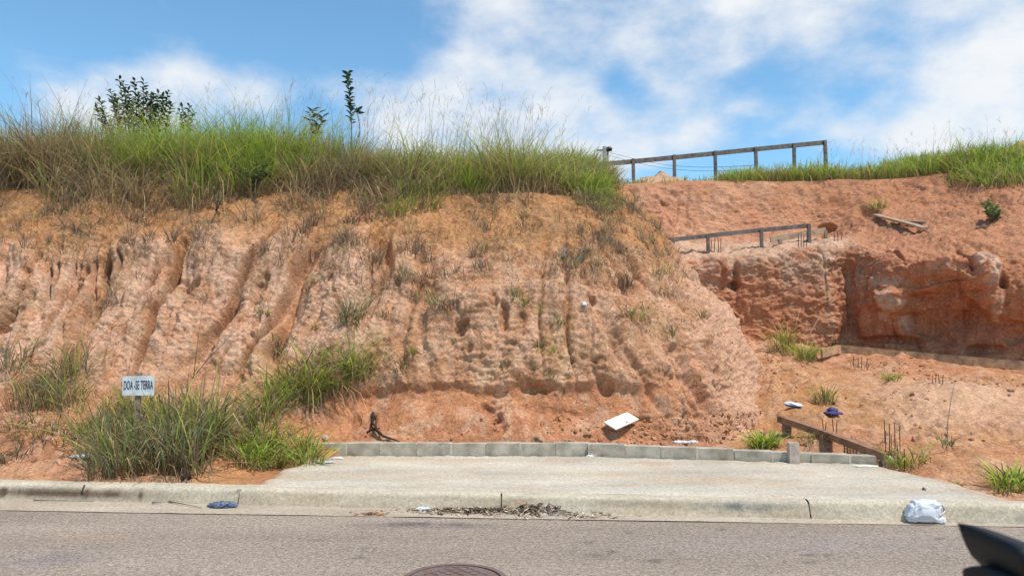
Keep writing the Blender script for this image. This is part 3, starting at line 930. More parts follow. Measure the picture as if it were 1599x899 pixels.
def build_pit():
    P = pit.copy()
    N = grid_normals(P)
    if N[len(N) // 2, 30, 1] > 0:
        N = -N
    X, Y, Z = P[..., 0], P[..., 1], P[..., 2]
    core = sstep(0, .15, PTV) * sstep(6.15, 5.7, PTV)
    low = sstep(3.2, 2.8, PTV)
    D = .16 * perlin(sc3(P, .6, .6, .6), 101) + .10 * perlin(sc3(P, 1.5, 1.5, 1.2), 102)
    s = perlin(sc3(P, 3.2, 3.2, .5), 103)
    D += -.05 * np.exp(-(s / .09) ** 2) * np.clip(.4 + perlin(sc3(P, .8, .8, .8), 104) * 1.5, 0, 1)
    D += .05 * fbm(P * 2.6, 4, 105) + .014 * fbm(sc3(P, 3.5, 3.5, 10) + .5 * perlin(P * 1.6, 117)[..., None], 3, 118, .6) + .016 * np.clip(ridged(sc3(P, 4, 4, 6), 3, 106), -1, 1.5) + .014 * fbm(P * 13, 3, 107, .62) - .012 * np.clip(ridged(P * 8 + .8 * perlin(P * 3, 129)[..., None], 2, 128), -1, 1.3)
    d1, v1 = worley(np.stack([X * 2.4 + .5 * perlin(P * 2, 108), Z * 2.6 + .5 * perlin(P * 2, 109)], -1), 110)
    wx, wz_ = perlin(P * 2, 108), perlin(P * 2, 109)
    D += (.25 + .4 * low) * (.085 * plates(X + .9 * Y + .2 * wx, Z + .2 * wz_, 1.7, 143, .6) + .04 * plates(X + .9 * Y + .08 * wx, Z + .08 * wz_, 4.6, 144, .7) + .02 * plates(X + .9 * Y, Z, 11, 145, .8))
    d2, v2 = worley(np.stack([X * 7 + .5 * perlin(P * 4, 111), Z * 6 + .5 * perlin(P * 4, 112)], -1), 113)
    D += (v2 - .5) * .03
    hol = 0
    for (px, py, rx, rz, dep) in [(1465, 485, .60, .62, .26), (1432, 520, .45, .35, .16), (1520, 520, .40, .40, .14), (1328, 470, .07, .9, .10), (1148, 445, .14, .08, .15), (1290, 352, .16, .10, .25),
                                  (1510, 405, .04, .22, .25), (1398, 395, .05, .18, .14), (1566, 440, .06, .14, .18), (1540, 545, .3, .12, .15), (1150, 430, .05, .5, .1), (1400, 530, .5, .08, .14), (1590, 520, .25, .25, .15), (1355, 330, .25, .18, .2)]:
        b = sstep(.25, .8, blob(P, px, py, rx, rz) * (1 + .55 * perlin(P * 3.5, 114)))
        D -= b * dep
        hol = np.maximum(hol, b)
    for (px, py, rx, rz, dep) in [(1545, 420, .22, .30, .16), (1555, 480, .10, .3, .12), (1395, 470, .16, .22, .16), (1415, 520, .14, .14, .12), (1480, 412, .6, .06, .10), (1420, 590, .5, .15, .2)]:
        D += sstep(.2, .8, blob(P, px, py, rx, rz) * (1 + .5 * perlin(P * 4, 115))) * dep
    D *= core
    Q = P + N * D[..., None]
    n = fbm(sc3(P, .7, .7, .9), 4, 120)
    C = np.empty_like(P); C[:] = SOIL['deep'] * 1.1
    C = mixc(C, SOIL['red'], np.clip(.45 + n * 1.3, 0, 1))
    C = mixc(C, SOIL['deep'] * .92, np.clip(fbm(sc3(P, 1.2, 1.2, .8), 3, 121) * 2, 0, .8) * low)
    C = mixc(C, SOIL['deep'] * .9, hol * .75)
    # pale weathered crown of the lower back wall, streaking down
    back = sstep(6.95, 6.5, X)
    streak = np.clip(.55 + 1.6 * perlin(sc3(P, 4.2, 4.2, .35), 122) + .5 * fbm(P * 3, 3, 123), 0, 1.2)
    crown = back * sstep(2.1, 3.05, Z + .25 * n) * low
    C = mixc(C, np.array([.50, .30, .20]), crown * streak * .95)
    C = mixc(C, np.array([.46, .27, .17]), back * low * np.clip(fbm(sc3(P, 3, 3, .9), 3, 124) * 1.4 - .2, 0, .6))
    # bench and upper cut: lighter pinkish orange
    C = mixc(C, np.array([.50, .26, .155]), sstep(2.9, 3.2, PTV) * np.clip(.9 - .4 * sstep(6.2, 7.6, X), 0, 1) * np.clip(.8 + .7 * n, 0, 1))
    C = mixc(C, np.array([.54, .36, .25]), sstep(2.9, 3.1, PTV) * sstep(4.1, 3.8, PTV) * back * .7)
    C = mixc(C, SOIL['red'] * .95, sstep(4.6, 5.2, PTV) * np.clip(fbm(sc3(P, .6, .6, 1.2), 3, 125) * 2 + .1, 0, .7))
    C = mixc(C, np.array([.40, .175, .09]), sstep(6.6, 7.4, X) * sstep(2.9, 3.2, PTV) * .55)
    for (px, py, rx, rz, k) in [(1545, 420, .20, .30, .85), (1556, 485, .09, .28, .8), (1393, 470, .16, .2, .75), (1375, 440, .25, .12, .55), (1415, 505, .10, .12, .6), (1378, 495, .05, .12, .9), (1210, 400, .5, .12, .6), (1295, 400, .22, .12, .8), (1250, 420, .1, .2, .5), (1480, 418, .5, .05, .35), (1090, 430, .3, .3, .45)]:
        b = blob(P, px, py, rx, rz) * np.clip(1 + 1.4 * fbm(P * 5, 3, 126), 0, 1.6)
        C = mixc(C, np.array([.58, .37, .26]), sstep(.25, .75, b) * k)
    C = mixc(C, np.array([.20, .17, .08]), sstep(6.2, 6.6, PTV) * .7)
    C = C * (1 + .2 * fbm(P * 5, 3, 127)[..., None])
    o = mesh_from_arrays('excavation_wall', Q, [grid_faces(*Q.shape[:2])], M_SOIL, C)
    tag(o, 'deep red excavated earth wall with pale streaks and an upper bench', None, None, 'structure')
    return Q
PIT = build_pit()

# far spoil mounds on the plateau
def mound(name, c, rx, ry, h, col, label, seed):
    u = np.linspace(-1, 1, 70)
    U, V = np.meshgrid(u, u, indexing='ij')
    r = np.sqrt(U**2 + V**2)
    P = np.stack([c[0] + U * rx, c[1] + V * ry, c[2] + h * np.clip(1 - r, -.1, 1) ** .8 * (np.clip(1 - r, 0, 1) > 0) - .15 * (r >= 1)], -1)
    P[..., 2] += .12 * h * fbm(P * 2.5, 4, seed) * np.clip(1 - r, 0, 1) ** .5 * 2
    C = np.empty_like(P); C[:] = col
    C = C * (1 + .2 * fbm(P * 2, 3, seed + 3)[..., None])
    o = mesh_from_arrays(name, P, [grid_faces(70, 70)], M_SOIL, C)
    tag(o, label, None, None, 'structure')
p = W(1035, 290, 18.6); mound('dirt_mound', (p[0], p[1] + .3, p[2] - .1), 1.1, .9, .5, np.array([.50, .30, .2]), 'low pinkish dirt mound under the upper railing', 140)
p = W(1600, 262, 19.5); mound('dirt_mound', (p[0], p[1], p[2] - .1), 1.6, 1.4, .75, np.array([.48, .235, .12]), 'orange dirt mound rising above the far right grass', 150)

# ================================================================== placing on surfaces
class Surf:
    def __init__(s, *grids):
        s.P = np.concatenate([g.reshape(-1, 3) for g in grids])
        s.N = np.concatenate([grid_normals(g).reshape(-1, 3) for g in grids])
        s.N *= np.where(s.N[:, 1:2] * -1 + s.N[:, 2:3] < 0, -1, 1)
        s.qx, s.qy = proj(s.P)
        s.ok = s.P[:, 1] > 1
    def at(s, px, py):
        d = (s.qx - px) ** 2 + (s.qy - py) ** 2
        d = np.where(s.ok, d, 1e12)
        cand = np.argpartition(d, 12)[:12]
        k = cand[np.argmin(s.P[cand, 1] + d[cand] * .02)]
        return Vector(s.P[k]), Vector(s.N[k])
S_BANK = Surf(BANK)
S_PIT = Surf(PIT)
S_GND = Surf(GP)
S_ALL = Surf(BANK, PIT, GP)

def gz(x, y):
    d = (GP[..., 0] - x) ** 2 + (GP[..., 1] - y) ** 2
    return float(GP[..., 2].reshape(-1)[np.argmin(d)])

# ================================================================== vegetation
def blades_mesh(name, B, H, AZ, LEAN, WID, DROOP, C0, C1, mat, FACE=None, levels=(0, .35, .72)):
    n = len(H)
    B = np.asarray(B, float)
    dirv = np.stack([np.cos(AZ), np.sin(AZ), 0 * AZ], -1)
    fa = AZ + math.pi / 2 if FACE is None else FACE
    side = np.stack([np.cos(fa), np.sin(fa), 0 * fa], -1)
    lv = list(levels) + [1.0]
    K = len(levels)
    V = np.empty((n, 2 * K + 1, 3))
    C = np.empty((n, 2 * K + 1, 3))
    for i, t in enumerate(lv):
        c = B + dirv * (LEAN * t ** 1.7)[:, None] * H[:, None]
        c[:, 2] += H * (t - DROOP * t ** 3)
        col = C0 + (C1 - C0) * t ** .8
        if i < K:
            w = WID * (.75 + .6 * t - 1.0 * t * t) * .5 if t > 0 else WID * .32
            V[:, 2 * i] = c - side * np.asarray(w)[:, None]
            V[:, 2 * i + 1] = c + side * np.asarray(w)[:, None]
            C[:, 2 * i] = col
            C[:, 2 * i + 1] = col
        else:
            V[:, 2 * K] = c
            C[:, 2 * K] = col
    base = (np.arange(n) * (2 * K + 1))[:, None]
    quads = np.concatenate([base + np.array([[2 * i, 2 * i + 1, 2 * i + 3, 2 * i + 2]]) for i in range(K - 1)])
    tris = base + np.array([[2 * K - 2, 2 * K - 1, 2 * K]])
    return V.reshape(-1, 3), [quads, tris], C.reshape(-1, 3)

GREENS = np.array([[.085, .135, .028], [.12, .17, .035], [.155, .19, .045], [.07, .115, .035], [.19, .205, .06]])
LUSH = np.array([[.09, .16, .025], [.13, .20, .03], [.17, .225, .04], [.075, .14, .03]])
DRY = np.array([[.25, .19, .115], [.20, .145, .095], [.31, .245, .15], [.155, .115, .085], [.35, .29, .18]])
GREY = np.array([[.17, .135, .105], [.13, .10, .08], [.21, .17, .13], [.11, .09, .07]])
BLUEG = np.array([[.085, .125, .055], [.11, .15, .07], [.07, .105, .045], [.14, .17, .085]])

GREENS = GREENS * np.array([3.4, 2.8, 2.1]); LUSH = LUSH * np.array([3.2, 2.8, 1.9]); BLUEG = BLUEG * np.array([2.4, 2.25, 2.2]); DRY = DRY * np.array([1.8, 1.62, 1.4]); GREY = GREY * np.array([2.0, 1.75, 1.55])
def pick(pal, n, jitter=.15):
    c = pal[RNG.integers(0, len(pal), n)]
    return c * (1 + jitter * RNG.standard_normal((n, 1))).clip(.6, 1.5)

def tuft_arrays(base, n, h, spread, wid, pal, dryfrac=.25, drypal=DRY, lean=.55, down=0.0, ox=0.0):
    """one grass tuft rooted round base; returns blade arrays"""
    r = spread * np.sqrt(RNG.random(n))
    a = RNG.random(n) * 2 * math.pi
    B = np.array(base)[None, :] + np.stack([r * np.cos(a), r * np.sin(a) * .6, -.02 + 0 * r], -1)
    H = h * (0.45 + .6 * RNG.random(n))
    AZ = a + RNG.normal(0, .7, n)
    L = np.abs(RNG.normal(lean, .28, n)) * (0.35 + .9 * r / max(spread, 1e-3))
    DR = np.clip(RNG.normal(.22 + .25 * L, .15, n), 0, .85)
    Wd = wid * (.6 + .8 * RNG.random(n))
    C1 = pick(pal, n)
    dr = RNG.random(n) < dryfrac
    C1[dr] = pick(drypal, dr.sum())
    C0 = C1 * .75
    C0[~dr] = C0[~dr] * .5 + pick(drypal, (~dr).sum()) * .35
    if down:
        dm = RNG.random(n) < down              # dead skirt hanging down
        H[dm] *= .8
        DR[dm] = RNG.uniform(1.0, 1.9, dm.sum())
        C1[dm] = pick(drypal, dm.sum()); C0[dm] = C1[dm] * .8
    return B, H, AZ, L, Wd, DR, C0, C1

def cat(arrs):
    return [np.concatenate([a[i] for a in arrs]) for i in range(8)]

def make_tuft(name, arrs, label, cat_, group=None, mat=None, parent=None, kind=None, origin=None, face_jit=True):
    B, H, AZ, L, Wd, DR, C0, C1 = cat(arrs)
    FACE = RNG.random(len(H)) * 2 * math.pi
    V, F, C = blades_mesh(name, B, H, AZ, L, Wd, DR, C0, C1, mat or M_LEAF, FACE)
    if origin is not None:
        V = V - np.array(origin)
    o = mesh_from_arrays(name, V, F, mat or M_LEAF, C, smooth=True, parent=parent)
    if origin is not None:
        o.location = origin
    tag(o, label, cat_, group, kind)
    return o

# ---- tall grass along the bank's top (nobody could count it)
def lip_curve():
    """photo x -> lip point on the bank"""
    jl = int(np.argmin(np.abs(tv - 4.0)))
    return BANK[:, jl]
LIP = lip_curve()
def build_top_grass():
    arrs = []
    # density follows lip; rooted from a little below the lip to 2.2 m behind
    jl = np.where((tv > 3.15) & (tv < 5.35))[0]
    sub = BANK[:, jl].reshape(-1, 3)
    stv = np.repeat(tv[jl][None, :], BANK.shape[0], 0).reshape(-1)
    qx, qy = proj(sub)
    vis = (qx > -160) & (qx < 965) & (sub[:, 1] < 15.0)
    patch = fbm(sc3(sub, .9, .9, .9), 3, 201)
    w = np.where(vis, 1.0, 0)
    w *= np.where(stv < 4.0, np.clip((stv - 3.1) / .9, 0, 1) ** 2.2 * np.clip(.45 + 2.4 * patch, .02, 1.3), 1.0)
    # even out area
    area = np.linalg.norm(np.cross(np.gradient(BANK[:, jl], axis=0), np.gradient(BANK[:, jl], axis=1)), axis=-1).reshape(-1)
    w *= area
    w /= w.sum()
    NT = 5200
    idx = RNG.choice(len(sub), NT, p=w)
    pal_n = fbm(sc3(sub, .55, .55, .55), 3, 205)
    hn = fbm(np.stack([sub[:, 0] * .8, sub[:, 0] * 0, sub[:, 0] * 0], -1), 3, 207)
    hc = fbm(sc3(sub, 2.1, 2.1, .5), 2, 209)
    for k in idx:
        b = sub[k]
        t = stv[k]
        px = qx[k]
        hh = (1.2 + .30 * hn[k]) * (1 + .55 * hc[k])
        hh *= 1.14 if px < 420 else (.86 if px > 560 and px < 760 else 1.0)
        if px > 810: hh *= max(.28, 1 - (px - 810) / 205)
        if px > 560 and px < 640: hh *= .9
        if t < 4.0: hh *= .22 + .62 * max(0, (t - 3.15) / .85)
        fresh = 1.5 * pal_n[k] + .5 * hc[k] + (.25 if t > 4.05 else -.15) + (.12 if px > 560 else -.05)
        # purplish dead masses seen low on the band
        dryf = float(np.clip(.40 - fresh * .9 + (.2 if t < 4.05 else 0) + (.35 if t < 3.7 else 0), .08, .95))
        pal = LUSH if fresh > .28 else (GREENS if fresh > -.15 else BLUEG)
        dp = GREY if RNG.random() < .18 else DRY
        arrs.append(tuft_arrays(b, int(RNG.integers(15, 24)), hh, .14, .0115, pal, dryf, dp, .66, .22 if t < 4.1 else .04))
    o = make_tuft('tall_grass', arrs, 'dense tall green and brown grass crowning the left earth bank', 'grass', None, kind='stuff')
build_top_grass()

def stalks(name, pts, label, hrange, lean_bias, n_pan=7, pal=DRY):
    """thin flowering stems with open seed heads, one mass"""
    arrs = []
    for b in pts:
        h = RNG.uniform(*hrange)
        azm = RNG.normal(lean_bias, .8)
        lean = abs(RNG.normal(.22, .16))
        col = pick(pal, 1, .2)
        one = lambda v: np.array([v])
        arrs.append((np.array([b]), one(h), one(azm), one(lean), one(.0062), one(.05), col * .8, col))
        # panicle branches
        tip = np.array(b) + np.array([math.cos(azm) * lean * h, math.sin(azm) * lean * h, h * .95])
        for j in range(int(RNG.integers(3, n_pan))):
            f = RNG.uniform(.80, 1.0)
            o = np.array(b) + np.array([math.cos(azm) * lean * h * f ** 1.7, math.sin(azm) * lean * h * f ** 1.7, h * (f - .05 * f ** 3)])
            a2 = RNG.random() * 6.28
            c2 = pick(pal, 1, .2) * .9
            arrs.append((o[None], one(RNG.uniform(.07, .2)), one(a2), one(RNG.uniform(.4, 1.3)), one(.0055), one(RNG.uniform(.1, .6)), c2, c2))
    return make_tuft(name, arrs, label, 'grass', None, kind='stuff', mat=M_DRY)
def stalk_points(n, x0, x1, y0, y1):
    out = []
    jl = np.where((tv > 3.95) & (tv < 5.2))[0]
    sub = BANK[:, jl].reshape(-1, 3)
    qx, _ = proj(sub)
    ids = np.where((qx > x0) & (qx < x1) & (sub[:, 1] < 14.5))[0]
    return [sub[k] for k in RNG.choice(ids, n)]
pts = stalk_points(70, -60, 330, 0, 0) + stalk_points(80, 330, 560, 0, 0) + stalk_points(110, 560, 760, 0, 0) + stalk_points(85, 740, 850, 0, 0)
stalks('grass_seed_stalks', pts, 'thin straw seed stalks rising above the left bank grass', (1.0, 1.9), 0.3)

# ---- grass on the far right plateau
def build_right_grass():
    jl = np.where((ptv > 5.9) & (ptv < 8.0))[0]
    sub = PIT[:, jl].reshape(-1, 3)
    stv = np.repeat(ptv[jl][None, :], PIT.shape[0], 0).reshape(-1)
    qx, qy = proj(sub)
    area = np.linalg.norm(np.cross(np.gradient(PIT[:, jl], axis=0), np.gradient(PIT[:, jl], axis=1)), axis=-1).reshape(-1)
    dens = np.interp(qx, [930, 985, 1030, 1100, 1150, 1200, 1400, 1700, 1720], [.5, .45, .05, .3, .75, 1, 1, 1, 0])
    edge = np.where(qx > 1490, 5.75, 6.02 + .1 * fbm(sc3(sub, 1.2, 1.2, 1.2), 2, 231))
    w = area * dens * (stv > edge) * (qx > 930) * (qx < 1720) * (sub[:, 1] < 23) * np.clip(1.5 - (sub[:, 1] - 17) * .2, .2, 1.2)
    # a lobe of grass hanging over the corner at the right
    w = w / w.sum()
    idx = RNG.choice(len(sub), 2100, p=w)
    hn = fbm(sc3(sub, .9, .9, .9), 2, 233)
    arrs = []
    for k in idx:
        px = qx[k]
        h = float(np.interp(px, [930, 1040, 1100, 1150, 1200, 1350, 1480, 1600], [.28, .2, .28, .52, .62, .66, .7, .78])) * (1 + .4 * hn[k])
        arrs.append(tuft_arrays(sub[k], int(RNG.integers(12, 20)), h, .14, .016, LUSH if hn[k] > -.15 else GREENS, .22, DRY, .5, .08))
    for _ in range(150):   # overhanging lobe
        p, n = S_PIT.at(RNG.normal(1560, 38), RNG.uniform(248, 292))
        arrs.append(tuft_arrays(p, 16, .5, .14, .016, LUSH, .25, DRY, .6, .15))
    make_tuft('plateau_grass', arrs, 'bright green grass along the far right cliff edge', 'grass', None, kind='stuff')
    sp = [sub[k] for k in RNG.choice(len(sub), 130, p=np.where((qx > 1270) & (qx < 1640) & (stv > 6), area, 0) / np.where((qx > 1270) & (qx < 1640) & (stv > 6), area, 0).sum()) if sub[k][1] < 22]
    stalks('grass_seed_stalks', sp, 'thin straw seed stalks above the far right grass', (.7, 1.25), 0.5)
build_right_grass()

# ---- dry litter of straw on the bank (uncountable)
def build_litter():
    P = S_BANK.P
    n = fbm(sc3(P, 1.5, 1.5, 1.5), 3, 241)
    w = np.clip(n + .12, 0, 1) * ((P[:, 2] > 1.0) & (P[:, 2] < 4.0)) * (S_BANK.qx > -30) * (S_BANK.qx < 1130) * (P[:, 1] < 13)
    w *= np.where(P[:, 2] > 2.5, 1.4, .6)
    w *= np.where((S_BANK.qx > 470) | (P[:, 2] > 2.5), 1.0, .25)
    w /= w.sum()
    k = RNG.choice(len(P), 9000, p=w)
    N = len(k)
    B = P[k] + S_BANK.N[k] * .006
    H = RNG.uniform(.04, .16, N)
    AZ = RNG.random(N) * 6.28
    L = RNG.uniform(.3, 1.2, N)
    DR = RNG.uniform(.2, 1.8, N)
    Wd = RNG.uniform(.004, .009, N)
    c = pick(np.concatenate([DRY, GREY]), N, .25)
    make_tuft('dry_straw_litter', [(B, H, AZ, L, Wd, DR, c * .8, c)], 'dry straw litter scattered over the bank face', 'straw', None, mat=M_DRY, kind='stuff')
build_litter()

# ---- dry scrub trailing down from the crest (reads as one mass)
def build_scrub():
    P = S_BANK.P
    n = fbm(sc3(P, 1.0, 1.0, 1.0), 3, 261)
    ctr = np.exp(-((S_BANK.qx - 640) / 260) ** 2)
    w = np.clip(n + .02, 0, 1) * (P[:, 2] > 1.9) * (P[:, 2] < 3.9) * (S_BANK.qx > -20) * (S_BANK.qx < 1080) * (P[:, 1] < 12.4)
    w = w * np.where(P[:, 2] > 2.85, 1.0, .15 + ctr * .9)
    k = RNG.choice(len(P), 520, p=w / w.sum())
    arrs = [tuft_arrays(P[i], int(RNG.integers(10, 22)), RNG.uniform(.14, .36), .07, .0075, BLUEG if RNG.random() < .35 else GREY, .7, DRY if RNG.random() < .5 else GREY, .7, .2) for i in k]
    make_tuft('dry_scrub', arrs, 'thin dry brown scrub trailing down the upper bank face', 'scrub', None, mat=M_DRY, kind='stuff')
build_scrub()

# ---- clods and stones at the foot (uncountable)
def build_clods():
    bmx = bmesh.new(); bmesh.ops.create_icosphere(bmx, subdivisions=1, radius=1)
    v0 = np.array([v.co[:] for v in bmx.verts]); f0 = np.array([[v.index for v in f.verts] for f in bmx.faces]); bmx.free()
    Vs, Fs, Cs = [], [], []
    G_ = S_GND.P
    sm = slab_mask(G_[:, 0], G_[:, 1])
    w = (sm < .05) * (G_[:, 0] > 2.4) * (G_[:, 0] < 8.5) * np.clip(fbm(sc3(G_, .8, .8, .8), 2, 251) + .3, 0, 1) * (G_[:, 1] < 13.2)
    w = w * (1 - .85 * np.exp(-((G_[:, 0] - 6.2) / 1.3) ** 2 - ((G_[:, 1] - 9.9) / 1.1) ** 2))
    i1 = RNG.choice(len(G_), 1300, p=w / w.sum())
    w2 = (sm < .05) * (G_[:, 0] < -2) * (G_[:, 0] > -7) * (G_[:, 1] < 8.6)
    i2 = RNG.choice(len(G_), 350, p=w2 / w2.sum())
    Bp = S_BANK.P
    w3 = ((Bp[:, 2] < .55) * (Bp[:, 2] > .2) * (S_BANK.qx > 560) * (S_BANK.qx < 1215) * (Bp[:, 1] < 11)).astype(float) * np.clip((S_BANK.qx - 700) / 300, .15, 1)
    i3 = RNG.choice(len(Bp), 650, p=w3 / w3.sum())
    w4 = ((Bp[:, 2] > .5) * (Bp[:, 2] < 3.2) * (S_BANK.qx > -20) * (S_BANK.qx < 1200) * (Bp[:, 1] < 12)).astype(float)
    i4 = RNG.choice(len(Bp), 700, p=w4 / w4.sum())
    for src, ids, rmax in ((G_, i1, .040), (G_, i2, .028), (Bp, i3, .034), (Bp, i4, .018)):
        for k in ids:
            r = .007 + (rmax - .007) * RNG.random() ** 3
            s = r * RNG.uniform(.6, 1.3, 3)
            v = v0 * s * (1 + .28 * RNG.standard_normal((len(v0), 1)).clip(-1.2, 1.2))
            a = RNG.random() * 6.28
            ca, sa = math.cos(a), math.sin(a)
            v = np.stack([v[:, 0] * ca - v[:, 1] * sa, v[:, 0] * sa + v[:, 1] * ca, v[:, 2]], -1)
            Fs.append(f0 + len(Vs) * len(v0))
            Vs.append(v + src[k] + np.array([0, 0, r * .2]))
            base = [SOIL['pink'], SOIL['orange'], SOIL['pale'], SOIL['red']][RNG.choice(4, p=[.4, .2, .22, .18])]
            Cs.append(np.repeat(base[None] * RNG.uniform(.75, 1.15), len(v0), 0))
    o = mesh_from_arrays('soil_clods', np.concatenate(Vs), [np.concatenate(Fs)], M_SOIL, np.concatenate(Cs), smooth=False)
    tag(o, 'loose clods and pebbles of earth strewn over the dirt', None, None, 'stuff')
build_clods()
# ---- distinct clumps, each a thing of its own
def clump(name, spots, label, cat_, group=None, mat=None):
    """spots: (px, py, count, height, spread, width, palette, dry share, lean, hanging share[, surface])"""
    arrs, org = [], None
    for sp in spots:
        px, py, n, h, spread, wid, pal, df, lean, dn = sp[:10]
        surf = sp[10] if len(sp) > 10 else S_ALL
        p, nn = surf.at(px, py)
        if org is None:
            org = p.copy()
        arrs.append(tuft_arrays(p, n, h, spread, wid, pal, df, DRY if RNG.random() < .6 else GREY, lean, dn))
    return make_tuft(name, arrs, label, cat_, group, mat, origin=org)

def scatter(px0, px1, py0, py1, k):
    return [(RNG.uniform(px0, px1), RNG.uniform(py0, py1)) for _ in range(k)]

GV = 'big grass clumps at the foot of the bank'
clump('grass_clump', [(x, y, 34, RNG.uniform(.5, .95), .15, .0145, BLUEG if RNG.random() < .5 else GREENS, .38, .55, .16, S_GND) for x, y in scatter(150, 255, 702, 746, 24)] + [(x, y, 5, RNG.uniform(.9, 1.25), .12, .010, BLUEG, .5, .5, .0, S_GND) for x, y in scatter(140, 190, 705, 740, 6)],
      'large arching grass clump in front of the white sign, hanging over the kerb', 'grass', GV)
clump('grass_clump', [(x, y, 38, RNG.uniform(.7, 1.2), .13, .015, GREENS if RNG.random() < .55 else BLUEG, .42, .55, .14, S_GND) for x, y in scatter(258, 345, 692, 742, 18)] + [(x, y, 6, RNG.uniform(1.1, 1.45), .12, .010, GREENS, .55, .5, .0, S_GND) for x, y in scatter(255, 350, 700, 740, 8)],
      'large mixed green and straw grass clump just right of the white sign', 'grass', GV)
clump('grass_clump', [(x, y, 40, RNG.uniform(.35, .6), .14, .014, LUSH, .2, .8, .10) for x, y in scatter(372, 485, 690, 738, 18)],
      'bright green grass clump at the left end of the block wall', 'grass', GV)
clump('grass_clump', [(405 + t * 160 + RNG.normal(0, 12), 640 - t * 55 + RNG.normal(0, 14), 44, RNG.uniform(.45, .8), .13, .014, GREENS if RNG.random() < .45 else LUSH, .28, .8, .25, S_BANK) for t in np.linspace(0, 1, 30)],
      'broad leaning band of green grass on the lower left bank', 'grass', GV)
clump('grass_clump', [(x, y, 26, RNG.uniform(.4, .8), .15, .0125, BLUEG if RNG.random() < .6 else GREENS, .5, .6, .14, S_BANK) for x, y in scatter(10, 125, 560, 650, 26)],
      'tall straggly grey-green weeds at the far left of the bank', 'grass', GV)
clump('grass_clump', [(x, y, 18, RNG.uniform(.2, .42), .12, .012, GREENS, .65, .8, .2) for x, y in scatter(20, 135, 650, 715, 18)],
      'low brownish weeds below the straggly weeds at far left', 'grass', GV)
clump('grass_clump', [(12, 722, 22, .28, .08, .016, BLUEG, .4, .9, .1), (-5, 715, 16, .3, .08, .016, GREENS, .3, .9, .1)],
      'small spiky grass tuft by the kerb at the left edge', 'grass', GV)
clump('grass_clump', [(x, y, 26, RNG.uniform(.5, .8), .12, .014, GREENS, .4, .6, .1) for x, y in scatter(135, 235, 645, 695, 12)] + [(x, y, 24, RNG.uniform(.5, .75), .12, .014, GREENS, .4, .6, .1) for x, y in scatter(245, 345, 645, 690, 12)],
      'upright green grass growing behind the white sign', 'grass', GV)
GT = 'grass tussocks on the bank face'
def tussock(px, py, h, n, wid, pal, dry, label, spread=.10, dn=.2, k=3, surf=S_BANK, lean=.6, group=GT):
    jx_, jy_ = (9, 5) if group == GT else (6, 2)
    clump('grass_tussock', [(px + RNG.normal(0, jx_), py + RNG.normal(0, jy_), n, h * RNG.uniform(.8, 1.1), spread, wid, pal, dry, lean, dn, surf) for _ in range(k)], label, 'grass', group)
tussock(420, 545, .45, 26, .014, BLUEG, .5, 'narrow grey-green tussock hanging above the leaning grass band', .07, .35, 4)
tussock(548, 505, .55, 24, .015, BLUEG, .35, 'large blue-green tussock in the middle left of the bank', .10, .25, 5)
tussock(690, 482, .36, 26, .012, BLUEG, .55, 'dense grey-green tussock on the ledge in mid bank', .10, .3, 4)
tussock(625, 575, .34, 18, .013, GREENS, .55, 'tussock with a grey dead skirt above the red base', .08, .4, 4)
tussock(640, 548, .20, 15, .014, GREENS, .2, 'small spiky green tuft left of the dark hole', .05, .1, 2)
tussock(780, 580, .24, 16, .014, BLUEG, .4, 'drooping tuft below the two dark cracks', .05, .3, 2)
tussock(858, 548, .22, 16, .013, LUSH, .25, 'light green tuft right of the two dark cracks', .05, .1, 2)
tussock(866, 492, .18, 14, .013, LUSH, .2, 'bright green tuft just below the ledge, right of the cracks', .05, .1, 2)
tussock(815, 470, .22, 18, .013, LUSH, .3, 'fresh green tuft growing on top of the ledge', .07, .1, 3)
tussock(992, 492, .26, 26, .014, GREENS, .45, 'wide yellowish tussock right of mid bank', .13, .2, 5, lean=.9)
tussock(1040, 432, .26, 18, .013, GREENS, .35, 'pale green tussock near the right ridge of the bank', .13, .15, 5)
tussock(700, 530, .16, 12, .012, GREENS, .3, 'tiny green tuft touching the dark hole in mid bank', .04, .1, 2)
tussock(468, 372, .30, 24, .010, GREY, .75, 'grey dry tussock high on the left bank', .10, .2, 4)
tussock(585, 408, .36, 26, .010, GREY, .7, 'broad grey dry tussock above the blue-green one', .14, .2, 5)
tussock(652, 395, .36, 26, .010, GREY, .75, 'broad grey dry tussock in upper mid bank', .12, .2, 5)
tussock(760, 420, .30, 20, .010, GREY, .7, 'thin dry tussock under the upper mid bank', .10, .2, 4)
tussock(1005, 300, .30, 18, .012, GREENS, .5, 'scruffy tussock at the top right corner of the bank', .08, .3, 2)
tussock(948, 318, .34, 22, .013, GREENS, .45, 'tussock hanging at the right end of the bank top', .08, .35, 3)
tussock(870, 615, .12, 14, .012, GREY, .6, 'small dead tuft over the dug red base', .05, .2, 2)
tussock(660, 470, .25, 16, .012, GREENS, .4, 'thin green tuft left end of the ledge', .08, .1, 3)
GL = 'grass clumps on the lot floor'
tussock(1190, 697, .34, 34, .017, LUSH, .12, 'lush green grass clump behind the block wall by the bank corner', .12, .05, 7, S_ALL, .7, GL)
tussock(1228, 550, .75, 34, .014, GREENS, .25, 'tall green grass clump inside the excavation corner', .14, .1, 4, S_ALL, .5, GL)
tussock(1256, 560, .55, 40, .014, LUSH, .2, 'rounded bright green clump beside the tall one in the excavation', .14, .1, 5, S_ALL, .7, GL)
tussock(1290, 628, .45, 22, .014, GREENS, .35, 'yellow-green clump behind the purple cloth', .12, .1, 4, S_ALL, .5, GL)
tussock(1392, 592, .26, 20, .013, LUSH, .35, 'low pale clump in front of the long back board', .14, .1, 4, S_ALL, .8, GL)
